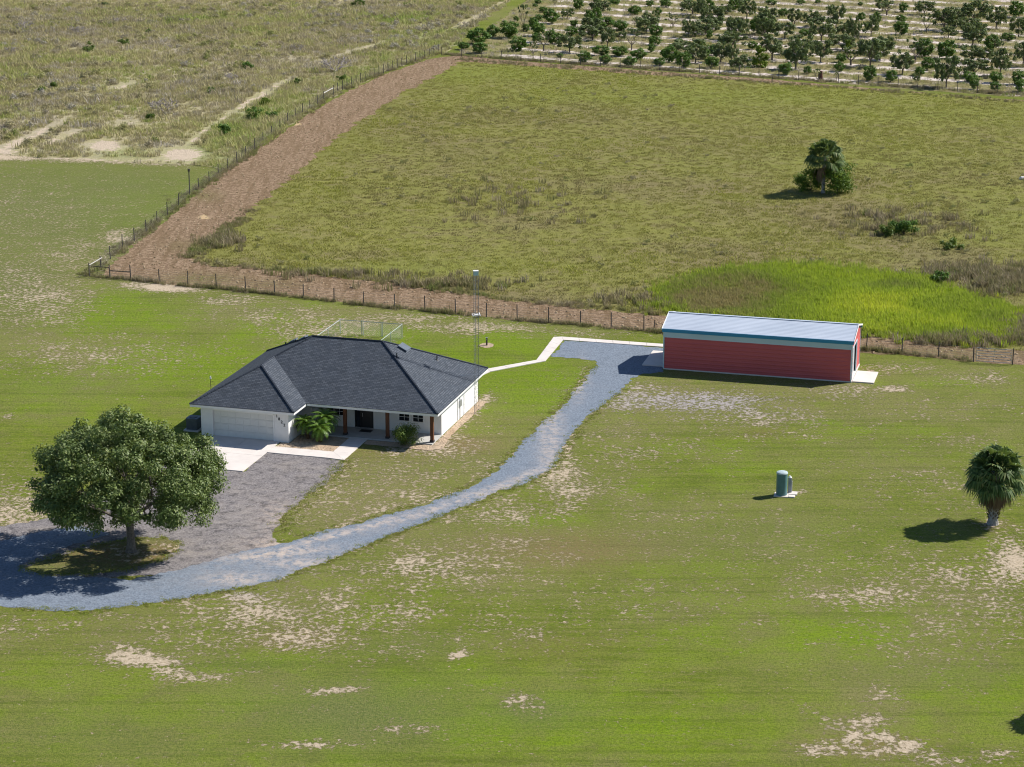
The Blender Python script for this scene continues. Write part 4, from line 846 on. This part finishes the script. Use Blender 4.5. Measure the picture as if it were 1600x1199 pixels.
for k, (u, v, wd, lab) in enumerate(dead):
    p = z6(u, v); s_ = scale_at(p[1]); wm = wd / 2.667 / s_ / 1.55
    e = empty('bare_bush', g(*p), k * 1.3, lab, 'dead bush', 'bare bushes in the scrub field'); link('branches', dead_m[k % 3], e, scl=(wm, wm, wm * .75))
green = [(375, 215, 66, 45, M_bush, 'dark round bush at the upper left of the scrub field'), (1035, 288, 50, 34, M_citrus, 'bright green palmetto clump in the upper scrub field'), (1103, 438, 56, 36, M_vine, 'yellow green bush beside the sandy track'), (1062, 498, 80, 60, M_citrus, 'dark green palmetto bush below the yellow one'), (1130, 490, 50, 36, M_citrus, 'small green bush right of the palmetto bush'), (930, 560, 66, 42, M_citrus, 'green bush at the lower end of the sandy track'), (875, 388, 56, 24, M_citrus, 'low green bush in the middle of the scrub field'), (515, 186, 76, 22, M_bush, 'low green patch of shrub in the upper scrub'), (228, 370, 30, 32, M_bush, 'small green bush at the left of the scrub field'), (165, 388, 56, 26, M_bush, 'olive bush near the left of the scrub field'), (630, 500, 44, 30, M_bush, 'small green bush under the grey thicket'), (1500, 28, 90, 30, M_bush, 'wide green shrub at the top middle'), (430, 26, 50, 22, M_citrus2, 'dark small shrub at the very top left'), (625, 138, 40, 18, M_bush, 'little green shrub in the upper scrub'), (1240, 350, 36, 24, M_bush, 'small bush beside the upper end of the track'), (1420, 335, 44, 26, M_bush, 'small bush below the wide grey thicket')]
for k, (u, v, wd, hd, m, lab) in enumerate(green):
    p = z6(u, v); s_ = scale_at(p[1]); bush('scrub_bush', g(*p), wd / 2.667 / s_ * 1.1, hd / 2.667 / s_ * 1.05, m, lab, 70 + k, 700, .14, 'bush', 'green bushes in the scrub field', stems=False, clumps=10)

# ---- the citrus grove
def crown_mesh(kind, seed):
    r = np.random.default_rng(seed); cs = []; rs = []
    if kind == 'r':
        for _ in range(34):
            d = r.normal(size=3); d /= np.linalg.norm(d); q = r.uniform(.4, 1) ** .5; cs.append((d[0] * .36 * q, d[1] * .36 * q, .46 + d[2] * .38 * q)); rs.append(r.uniform(.11, .18))
        n = 62
    elif kind == 'm':
        for _ in range(34):
            a = r.uniform(0, 6.28); q = r.uniform(.1, 1) ** .5; cs.append((q * .46 * math.cos(a), q * .46 * math.sin(a), r.uniform(.30, .95) * (1 - .22 * q))); rs.append(r.uniform(.09, .15))
        n = 60
    elif kind == 's':
        for _ in range(13):
            a = r.uniform(0, 6.28); q = r.uniform(.3, 1); cs.append((q * .45 * math.cos(a), q * .45 * math.sin(a), r.uniform(.55, .98))); rs.append(r.uniform(.05, .09))
        n = 24
    else:
        for _ in range(30):
            a = r.uniform(0, 6.28); z = r.uniform(.05, .95); q = (1 - z * .7) * r.uniform(.5, 1); cs.append((q * .42 * math.cos(a), q * .42 * math.sin(a), z)); rs.append(r.uniform(.08, .14))
        n = 60
    V_, F_ = leaf_cloud(cs, rs, [n] * len(cs), .041, seed=seed, shell=.3, up=.45, taper=.6)
    return numesh('crown', V_, F_, {'r': M_citrus, 'm': M_citrus2, 's': M_citrus2, 'y': M_vine}[kind])
def trunk_mesh(kind, seed):
    random.seed(seed); b = MB(); tips = []
    th = {'r': .22, 'm': .22, 's': .25, 'y': .2}[kind]; b.tube([(0, 0, -.03), (0, 0, th)], [.035, .027], 6)
    for k in range(5):
        a = k * 1.26 + random.random(); limbs(b, (0, 0, th * .9), (math.cos(a), math.sin(a), 1.0), .26, .018, 2 if kind in 'ms' else 1, .7, up=.3, tips=tips, n=4, kids=3, minr=.004)
    return b.mesh('trunk', M_cbark)
crowns = {k: [crown_mesh(k, 100 + 10 * i_ + j) for j in range(4 if k in 'rm' else 2)] for i_, k in enumerate('rmsy')}
trunks = {k: [trunk_mesh(k, 200 + 10 * i_ + j) for j in range(3)] for i_, k in enumerate('rmsy')}
ZT = [((700, 60), [(175, 125, 70, 120, 'r'), (350, 165, 110, 180, 'r'), (780, 140, 140, 200, 'r'), (945, 220, 160, 130, 's'), (1245, 215, 35, 70, 'r'), (1510, 275, 120, 150, 'r')]),
 ((700, 0), [(345, 490, 160, 240, 'r'), (500, 410, 120, 130, 'r'), (680, 420, 170, 220, 'r'), (835, 350, 250, 120, 's'), (865, 352, 70, 80, 'r'), (1000, 235, 60, 110, 'r'), (1060, 140, 50, 100, 'r'), (1150, 265, 150, 170, 'r'), (970, 82, 28, 60, 'r'), (1190, 80, 90, 60, 's'), (1445, 110, 110, 120, 'r'), (1330, 210, 100, 110, 'm'), (1400, 300, 65, 90, 'r'), (1570, 300, 170, 110, 'r'), (1370, 400, 85, 150, 'r'), (990, 470, 90, 120, 'r'), (1140, 490, 150, 120, 'r'), (1220, 490, 110, 130, 'r'), (1590, 410, 90, 80, 'r'), (760, 240, 45, 60, 'r'), (1000, 42, 34, 80, 'r')]),
 ((925, 60), [(100, 190, 95, 180, 'r'), (305, 200, 100, 190, 'r'), (520, 230, 100, 180, 'r'), (150, 285, 90, 130, 'r'), (410, 310, 95, 150, 'r'), (750, 305, 75, 130, 'r'), (860, 262, 170, 180, 'r'), (1010, 330, 160, 170, 'r'), (1330, 330, 110, 150, 'r'), (1150, 275, 190, 190, 'm'), (1240, 230, 120, 130, 'r'), (1430, 265, 190, 180, 'm'), (1550, 280, 190, 120, 'm'), (960, 105, 90, 110, 'r'), (1215, 105, 80, 100, 'r'), (665, 155, 80, 90, 'r'), (440, 130, 200, 200, 's'), (170, 100, 190, 150, 'm'), (700, 75, 90, 150, 'r')]),
 ((925, 0), [(475, 165, 90, 140, 'r'), (640, 75, 60, 90, 'r'), (820, 80, 80, 130, 'r'), (1070, 80, 70, 70, 'm'), (1215, 195, 170, 140, 'm'), (1300, 130, 130, 100, 'r'), (1480, 160, 90, 140, 'm'), (735, 178, 80, 70, 'r'), (600, 370, 170, 200, 'm'), (900, 310, 120, 180, 's'), (1070, 415, 180, 110, 'm'), (1150, 405, 110, 130, 'm'), (1300, 435, 85, 70, 'r'), (1370, 345, 160, 160, 'm'), (150, 305, 100, 200, 'r'), (320, 340, 100, 160, 'r'), (30, 415, 80, 90, 'r'), (310, 455, 90, 120, 'm'), (1570, 435, 240, 130, 'm'), (40, 120, 110, 130, 'm'), (250, 50, 50, 140, 'r'), (470, 290, 70, 60, 's'), (40, 325, 120, 100, 'r')]),
 ((1150, 0), [(120, 215, 210, 160, 'm'), (240, 385, 180, 170, 'r'), (350, 385, 170, 200, 'r'), (520, 185, 75, 120, 'r'), (650, 285, 170, 120, 'm'), (860, 305, 160, 180, 'm'), (1110, 315, 250, 160, 'm'), (760, 395, 55, 120, 'r'), (1390, 235, 85, 90, 'r'), (1570, 255, 110, 90, 'r'), (1300, 485, 260, 120, 'm'), (20, 460, 240, 180, 'm'), (540, 430, 170, 180, 'm'), (720, 48, 38, 90, 'r'), (910, 48, 38, 60, 'r'), (390, 52, 38, 130, 'r'), (1500, 405, 200, 150, 'm'), (1380, 68, 34, 50, 'r')]),
 ((1150, 60), [(35, 365, 160, 200, 'm'), (270, 315, 200, 220, 'y'), (185, 125, 80, 110, 'r'), (400, 240, 260, 240, 'm'), (650, 255, 170, 200, 's'), (940, 265, 230, 190, 'm'), (550, 405, 120, 160, 'r'), (790, 395, 70, 90, 'r'), (1150, 370, 90, 110, 'r'), (1170, 265, 80, 120, 'r'), (1240, 225, 160, 100, 'y'), (1490, 315, 300, 250, 'm'), (1480, 475, 160, 150, 'r'), (1115, 480, 110, 60, 's'), (900, 490, 120, 80, 's')]),
 ((1375, 60), [(40, 190, 200, 170, 'm'), (490, 210, 190, 220, 'r'), (735, 225, 190, 220, 'r'), (250, 405, 230, 200, 'm'), (530, 355, 130, 150, 'r'), (120, 485, 120, 140, 'r'), (445, 415, 85, 110, 'r'), (400, 495, 90, 60, 'm'), (735, 545, 330, 220, 'm'), (1040, 565, 120, 110, 'r'), (1050, 425, 180, 230, 'm'), (1010, 265, 170, 180, 'm'), (1160, 265, 150, 150, 'm'), (1280, 495, 110, 150, 'r'), (1280, 585, 85, 110, 'r'), (1540, 515, 140, 160, 'r'), (1560, 605, 130, 120, 'r'), (1590, 305, 240, 180, 'm'), (1240, 135, 160, 170, 'r'), (1320, 225, 220, 120, 's')]),
 ((1375, 0), [(30, 125, 120, 120, 'm'), (260, 140, 95, 100, 'r'), (490, 165, 140, 170, 'm'), (240, 245, 65, 120, 'r'), (230, 385, 130, 160, 'r'), (515, 370, 190, 160, 's'), (850, 280, 180, 220, 'm'), (1040, 265, 240, 250, 'm'), (1290, 325, 240, 170, 'm'), (1510, 195, 170, 170, 'r'), (1540, 415, 220, 160, 'm'), (1030, 515, 220, 220, 'm'), (760, 425, 120, 140, 'm'), (200, 475, 65, 80, 's')])]
trees = []
for (ox, oy), lst in ZT:
    for (u, v, h, wd, k) in lst:
        px, py = ox + u / 7.11, oy + v / 7.11; s_ = scale_at(py); P = g(px, py)
        trees.append([P, h / 7.11 / s_ * 1.20 + .25, wd / 7.11 / s_ * 1.32 + .2, k, px])
r7 = random.Random(5)
for _ in range(4000):
    if len(trees) > 172: break
    px = r7.uniform(900, 1600) if r7.random() < .75 else r7.uniform(800, 900); py = r7.uniform(2, 128)
    if py > 84 + (px - 700) * .070 - 6: continue
    P = g(px, py); t = rowcoord(P.x, P.y); P = P + Vector((rnor.x, rnor.y, 0)) * ((round(t) - t) * ROWSP); px, py = pr(P.x, P.y)
    if not (0 < py < 84 + (px - 700) * .070 - 3) or any((P - q[0]).length < 3.0 for q in trees): continue
    k = r7.choice('mmmrrs'); trees.append([P, r7.uniform(2.6, 5.2) if k != 'r' else r7.uniform(1.6, 3.2), r7.uniform(3.2, 5.6) if k != 'r' else r7.uniform(2.2, 3.6), k, px])
rows = {}
for t in trees: rows.setdefault(int(round(rowcoord(t[0].x, t[0].y) + .35)), []).append(t)
ordn = ['zeroth', 'first', 'second', 'third', 'fourth', 'fifth', 'sixth', 'seventh', 'eighth', 'ninth', 'tenth', 'eleventh', 'twelfth', 'thirteenth', 'fourteenth', 'fifteenth', 'sixteenth', 'seventeenth', 'eighteenth', 'nineteenth', 'twentieth', 'twenty-first', 'twenty-second', 'twenty-third', 'twenty-fourth', 'twenty-fifth', 'twenty-sixth', 'twenty-seventh', 'twenty-eighth', 'twenty-ninth', 'thirtieth']
desc = {'r': 'round leafy citrus tree', 'm': 'open greyish citrus tree', 's': 'sparse bare citrus tree', 'y': 'citrus tree under yellow vine'}
random.seed(77)
rk = sorted(rows)
for ri, rkey in enumerate(rk):
    for ci, (P, h, wd, k, px) in enumerate(sorted(rows[rkey], key=lambda t: t[4])):
        size = 'small' if h < 2 else ('tall' if h > 4 else 'mid sized')
        e = empty('citrus_tree', P, random.uniform(0, 6.28), '%s %s, %s from left in the %s grove row' % (size, desc[k], ordn[min(ci + 1, 30)], ordn[ri + 1]), 'tree', 'citrus trees in the grove')
        link('crown', random.choice(crowns[k]), e, scl=(wd * .95, wd * .95, h)); link('trunk', random.choice(trunks[k]), e, scl=(wd * .9 if k in 'ms' else wd * .7, wd * .9 if k in 'ms' else wd * .7, h * .95))
print('trees', len(trees), 'rows', len(rk))

# ------------------------------------------------------------------ scattered ground cover
def tuft_mesh(name, m, n, h, spread, wdt, seed, lean=.6):
    r = random.Random(seed); b = MB()
    for k in range(n):
        a = r.uniform(0, 6.28); q = spread * r.random() ** .6; x, y = q * math.cos(a), q * math.sin(a); hh = h * r.uniform(.55, 1.1); la = r.uniform(0, 6.28); ll = lean * hh * r.random()
        wv = Vector((math.cos(la + 1.57), math.sin(la + 1.57), 0)) * wdt; p = Vector((x, y, -.02)); mid = p + Vector((math.cos(la) * ll * .4, math.sin(la) * ll * .4, hh * .6)); t = p + Vector((math.cos(la) * ll * 1.2, math.sin(la) * ll * 1.2, hh))
        b.add([p - wv, p + wv, mid + wv * .8, mid - wv * .8, t], [(0, 1, 2, 3), (3, 2, 4)])
    return b.mesh(name, m)
def scatter(name, P, scl, tint, sources, label, kind='stuff', flat=1.0):
    n = len(P); me = bpy.data.meshes.new(name); me.vertices.add(n); me.vertices.foreach_set('co', np.asarray(P, np.float32).ravel())
    rot = np.zeros((n, 3), np.float32); rot[:, 2] = rng.uniform(0, 6.28, n)
    for nm, ty, dat in (('rot', 'FLOAT_VECTOR', rot.ravel()), ('scl', 'FLOAT', np.asarray(scl, np.float32)), ('tint', 'FLOAT', np.asarray(tint, np.float32)), ('var', 'INT', rng.integers(0, len(sources), n).astype(np.int32))):
        a = me.attributes.new(nm, ty, 'POINT'); a.data.foreach_set('vector' if ty == 'FLOAT_VECTOR' else 'value', dat)
    o = link(name, me); tag(o, label, kind=kind)
    ng = bpy.data.node_groups.new(name, 'GeometryNodeTree'); ng.interface.new_socket('Geometry', in_out='INPUT', socket_type='NodeSocketGeometry'); ng.interface.new_socket('Geometry', in_out='OUTPUT', socket_type='NodeSocketGeometry')
    N = ng.nodes; L = ng.links; gi = N.new('NodeGroupInput'); go = N.new('NodeGroupOutput'); ip = N.new('GeometryNodeInstanceOnPoints'); jn = N.new('GeometryNodeJoinGeometry')
    for s_ in reversed(sources):
        so_ = bpy.data.objects.new(s_.name, s_); oi = N.new('GeometryNodeObjectInfo'); oi.inputs['Object'].default_value = so_; oi.inputs['As Instance'].default_value = True; L.new(oi.outputs['Geometry'], jn.inputs[0])
    def at(nm, ty):
        a = N.new('GeometryNodeInputNamedAttribute'); a.data_type = ty; a.inputs['Name'].default_value = nm; return a.outputs['Attribute']
    L.new(gi.outputs[0], ip.inputs['Points']); L.new(jn.outputs[0], ip.inputs['Instance']); ip.inputs['Pick Instance'].default_value = True
    L.new(at('var', 'INT'), ip.inputs['Instance Index']); L.new(at('rot', 'FLOAT_VECTOR'), ip.inputs['Rotation']); L.new(at('scl', 'FLOAT'), ip.inputs['Scale']); L.new(ip.outputs[0], go.inputs[0])
    md = o.modifiers.new('scatter', 'NODES'); md.node_group = ng; return o
def view_points(n, poly, z=.01, vmin=-25, vmax=1225, umin=-60, umax=1660, pw=None):
    q = np.array([(p[0], p[1]) for p in poly]); lo, hi = q.min(0), q.max(0)
    P = rng.uniform(lo, hi, (int(n * 6), 2)); U_, V_ = pr(P[:, 0], P[:, 1]); P = P[(U_ > umin) & (U_ < umax) & (V_ > vmin) & (V_ < vmax)]; P = P[inside(P, poly)][:n]
    return np.column_stack([P, np.full(len(P), z)])
def vnoise(P, s, seed):
    r = np.random.default_rng(seed); out = 0
    for k in range(7):
        a = r.uniform(0, 6.28); f_ = s * r.uniform(.6, 1.7); out = out + np.sin(P[:, 0] * math.cos(a) * f_ + P[:, 1] * math.sin(a) * f_ + r.uniform(0, 6.28) + 1.4 * np.sin(P[:, 0] * f_ * .43 + P[:, 1] * f_ * .37 + k))
    return out / 7
def along(px, n, wid, off=0):
    W = [g(*p) for p in px]; L = [0]
    for a, b_ in zip(W, W[1:]): L.append(L[-1] + (b_ - a).length)
    t = rng.uniform(0, L[-1], n); out = []
    for tt in t:
        k = min(max(int(np.searchsorted(L, tt)) - 1, 0), len(W) - 2); p = W[k].lerp(W[k + 1], (tt - L[k]) / max(1e-6, L[k + 1] - L[k])); d = (W[k + 1] - W[k]).normalized(); nn = Vector((-d.y, d.x, 0)); p = p + nn * (off + random.gauss(0, wid)); out.append((p.x, p.y, .02))
    return np.array(out)
M_t1 = tuft_mat('pasture_blades', [(0, (.25, .205, .12)), (.3, (.30, .265, .10)), (.55, (.325, .325, .072)), (.8, (.375, .395, .062)), (1, (.37, .43, .045))])
t_p = [tuft_mesh('pasture_tuft', M_t1, 14, .24, .44, .034, k, 1.0) for k in range(3)]
P = view_points(30000, past_w, .014); nz = vnoise(P, .16, 1) + .5 * vnoise(P, .5, 2); dr = blobs(P[:, 0], P[:, 1], PDRY); lu = blobs(P[:, 0], P[:, 1], PLUSH)
nz2 = vnoise(np.column_stack([P[:, 0] * .8, P[:, 1] * .6]), .75, 21); tint = np.clip(.60 + .20 * nz + .34 * nz2 - .36 * dr + .28 * lu + rng.normal(0, .08, len(P)), 0, 1)
keep = ~inside(P, marsh_w); P, nz, dr, tint = P[keep], nz[keep], dr[keep], tint[keep]
scatter('pasture_grass', P, np.clip(.70 + .25 * nz + .15 * dr + rng.normal(0, .15, len(P)), .3, 1.7), tint, t_p, 'knee high olive and brown pasture grass')
M_t2 = tuft_mat('marsh_blades', [(0, (.34, .29, .13)), (.3, (.26, .38, .030)), (.65, (.42, .58, .018)), (1, (.68, .76, .035))], .4)
t_m = [tuft_mesh('marsh_tuft', M_t2, 18, .75, .5, .032, 10 + k, .5) for k in range(3)]
P = view_points(5200, marsh_w, .018); bd = blobs(P[:, 0], P[:, 1], [(1160, 466, 110, 30, 1.2), (1080, 455, 50, 22, .7), (1380, 450, 50, 8, .8), (1450, 528, 60, 7, .7)]); lu = blobs(P[:, 0], P[:, 1], [(1420, 455, 60, 9, 1), (1480, 480, 60, 12, .9), (1540, 500, 30, 14, .8), (1400, 500, 60, 10, .5)])
br_ = blobs(P[:, 0], P[:, 1], [(1300, 480, 100, 26, 1)])
scatter('marsh_grass', P, np.clip(.9 + .3 * vnoise(P, .5, 4) + .2 * lu - .2 * bd, .3, 1.5), np.clip(.60 + .10 * np.clip((pr(P[:, 0], P[:, 1])[0] - 1230) / 150, -1, 1) + .24 * vnoise(P, .5, 3) + .12 * vnoise(P, 1.4, 41) - .50 * bd - .3 * lu + .28 * br_ + rng.normal(0, .07, len(P)), 0, 1), t_m, 'tall bright yellow green wet grass behind the shed')
P = along(marsh_px + marsh_px[:1], 1500, 1.1); scatter('marsh_fringe', P, rng.uniform(.35, 1.0, len(P)), np.clip(rng.normal(.42, .18, len(P)), 0, 1), t_m, 'ragged green fringe of the wet patch')
M_t3 = tuft_mat('scrub_blades', [(0, (.56, .51, .48)), (.25, (.42, .36, .25)), (.5, (.53, .48, .26)), (.75, (.45, .48, .16)), (1, (.28, .42, .08))])
t_s = [tuft_mesh('scrub_tuft', M_t3, 18, .55, .5, .032, 20 + k, .8) for k in range(3)]
P = view_points(46000, scrub_w, .006); nz = vnoise(P, .12, 5) + .6 * vnoise(P, .45, 6); sa = blobs(P[:, 0], P[:, 1], SSAND); lu = blobs(P[:, 0], P[:, 1], SLUSH); k_ = sa < rng.uniform(.02, .45, len(P)); P, nz, lu = P[k_], nz[k_], lu[k_]
scatter('scrub_brush', P, np.clip(.75 + .45 * nz + rng.normal(0, .25, len(P)) + (rng.random(len(P)) < .05) * .9, .2, 2.6), np.clip(.42 + .42 * vnoise(P, .22, 8) + .3 * vnoise(P, .8, 28) + .45 * lu + rng.normal(0, .16, len(P)), 0, 1), t_s, 'coarse dry brush and grass covering the scrub field')
M_sh = tuft_mat('shrublet_leaf', [(0, (.46, .43, .38)), (.3, (.38, .33, .24)), (.6, (.32, .32, .13)), (1, (.17, .26, .05))], .2)
def shrublet(seed):
    r_ = np.random.default_rng(seed); cs = [(r_.normal() * .3, r_.normal() * .3, r_.uniform(.15, .5)) for _ in range(7)]
    V_, F_ = leaf_cloud(cs, [.3] * 7, [34] * 7, .085, seed=seed, shell=.2, taper=.35); return numesh('shrublet', V_, F_, M_sh)
P = view_points(2600, scrub_w, .006); nz = vnoise(P, .09, 31) + rng.normal(0, .25, len(P)); sa = blobs(P[:, 0], P[:, 1], SSAND); k_ = (nz > .05) & (sa < .3); P = P[k_]
scatter('scrub_shrublets', P, rng.uniform(.6, 1.0, len(P)) ** 2 * 1.7, np.clip(.35 + .4 * vnoise(P, .07, 33) + rng.normal(0, .22, len(P)), 0, 1), [shrublet(k) for k in range(3)], 'small grey and olive shrubs dotted over the scrub field')
P = view_points(420, past_w, .014); P = P[(vnoise(P, .07, 35) + 1.4 * blobs(P[:, 0], P[:, 1], PDRY) > .35)]; P = P[~inside(P, marsh_w)]
scatter('pasture_shrublets', P, rng.uniform(.35, .9, len(P)), np.clip(rng.normal(.55, .12, len(P)), 0, 1), [shrublet(k) for k in range(4, 6)], 'low brown weeds dotted in the pasture')
# lawn
M_t4 = tuft_mat('lawn_blades', [(0, (.38, .33, .15)), (.35, (.31, .31, .08)), (.7, (.24, .31, .030)), (1, (.25, .37, .018))], .35)
t_l = [tuft_mesh('lawn_tuft', M_t4, 16, .09, .20, .016, 30 + k, 1.2) for k in range(3)]
lawn_area = [g(-60, 1230), g(1660, 1230), g(1660, 572), g(1340, 549), g(1030, 521), g(664, 489), g(300, 450), g(140, 434), g(345, 268), g(-60, 240)]
Pe = np.concatenate([along([(880, 700), (858, 736), (800, 762), (700, 801), (600, 841), (520, 873), (430, 908)], 420, .25, .15), along([(975, 606), (930, 641), (880, 700)], 150, .25, .15), along([(430, 852), (540, 822), (600, 806), (700, 776), (770, 740), (820, 690), (878, 635), (931, 572)], 380, .25, .12), along([(400, 915), (280, 936), (150, 953), (30, 950)], 220, .25, .12), along([(537, 718), (515, 748), (468, 786), (428, 832)], 260, .4, .1), along(isl_px + isl_px[:1], 300, .2)])
Pe[:, 2] = .012; scatter('drive_edge_grass', Pe, rng.uniform(.5, 1.3, len(Pe)), rng.uniform(.2, 1, len(Pe)), t_l, 'grass tufts creeping over the gravel edges')
# weeds along the fences and strip edges
M_t5 = tuft_mat('weed_blades', [(0, (.38, .32, .25)), (.4, (.28, .235, .14)), (.75, (.20, .235, .07)), (1, (.17, .26, .05))])
t_w = [tuft_mesh('weed_tuft', M_t5, 22, .55, .35, .026, 40 + k, .8) for k in range(3)]
Pl = [along(frontpx, 1500, .22), along(lf, 2600, .45, .15), along(bf, 2600, .5, .8), along([(1600, 157), (1000, 112), (720, 91)], 900, .8, 1.5), along([(288, 402), (330, 415), (470, 426), (620, 443), (780, 468), (940, 484), (1030, 492)], 700, .45, .3), along([(288, 402), (340, 368), (392, 328)], 700, .6, -.3)]
cl_ = np.concatenate(Pl); k_ = vnoise(cl_, .9, 12) + rng.normal(0, .3, len(cl_)) > -.15; cl_ = cl_[k_]
cl_ = cl_[~inside(cl_, [ga + Vector((0, -1, 0)), gb + Vector((0, -1, 0)), gb + Vector((0, 1, 0)), ga + Vector((0, 1, 0))])]
scatter('fence_line_weeds', cl_, np.clip(.55 + .35 * vnoise(cl_, .7, 13) + rng.normal(0, .18, len(cl_)), .25, 1.5), np.clip(.45 + .4 * vnoise(cl_, .5, 14) + rng.normal(0, .15, len(cl_)), 0, 1), t_w, 'dark weeds growing along the fences and field edges')
# thick brown brush at the marsh and pasture margins
Pb = np.concatenate([[(p.x, p.y, .02) for p in [g(random.gauss(cx, sx), random.gauss(cy, sy)) for _ in range(n)]] for cx, cy, sx, sy, n in ((1568, 440, 30, 12, 260), (1490, 428, 30, 7, 150), (1600, 520, 20, 10, 150), (1000, 470, 30, 5, 40), (700, 446, 60, 4, 90), (560, 430, 60, 3, 60), (1400, 350, 60, 14, 120), (800, 320, 60, 16, 60), (1510, 535, 40, 4, 120), (345, 378, 18, 6, 70))])
scatter('brown_brush', Pb, rng.uniform(.8, 1.7, len(Pb)), np.clip(rng.normal(.38, .2, len(Pb)), 0, 1), t_w, 'brown dry brush in thick clumps at the pasture margins')
# clods on the ploughed strip
def clod(seed):
    r = random.Random(seed); b = MB(); pts = []
    for z, q in ((0, .6), (.06, .66), (.14, .35)):
        for k in range(6): a = k * 1.047 + z; pts.append((q * math.cos(a) * r.uniform(.7, 1.2) * .3, q * math.sin(a) * r.uniform(.7, 1.2) * .3, z * r.uniform(.7, 1.2)))
    fs = [(i_ * 6 + k, i_ * 6 + (k + 1) % 6, (i_ + 1) * 6 + (k + 1) % 6, (i_ + 1) * 6 + k) for i_ in range(2) for k in range(6)] + [tuple(range(12, 18))]
    return b.add(pts, fs).mesh('clod', M_clod)
s = SH('dirt_clod'); s.color(s.mix(s.rand(), (.26, .19, .115), (.47, .37, .245))).rough(.95, .05); M_clod = s.m
P = view_points(9000, strip_w, .0); P = P[~inside(P, past_w)]
scatter('dirt_clods', P, rng.uniform(.15, 1.0, len(P)) ** 2 * .75, rng.random(len(P)), [clod(k) for k in range(3)], 'turned brown clods on the ploughed strip')
# undergrowth in the grove
P = view_points(14000, orch_w, .006, vmin=-10, vmax=175); t_ = rowcoord(P[:, 0], P[:, 1]); d_ = np.abs(t_ - np.round(t_)); k_ = (d_ > .2) | (rng.random(len(P)) < .45); P = P[k_]; d_ = d_[k_]
scatter('grove_grass', P, rng.uniform(.3, 1.0, len(P)), np.clip(rng.normal(.55, .2, len(P)) - .45 * (d_ < .2), 0, 1), t_s, 'grass strips between the citrus rows')
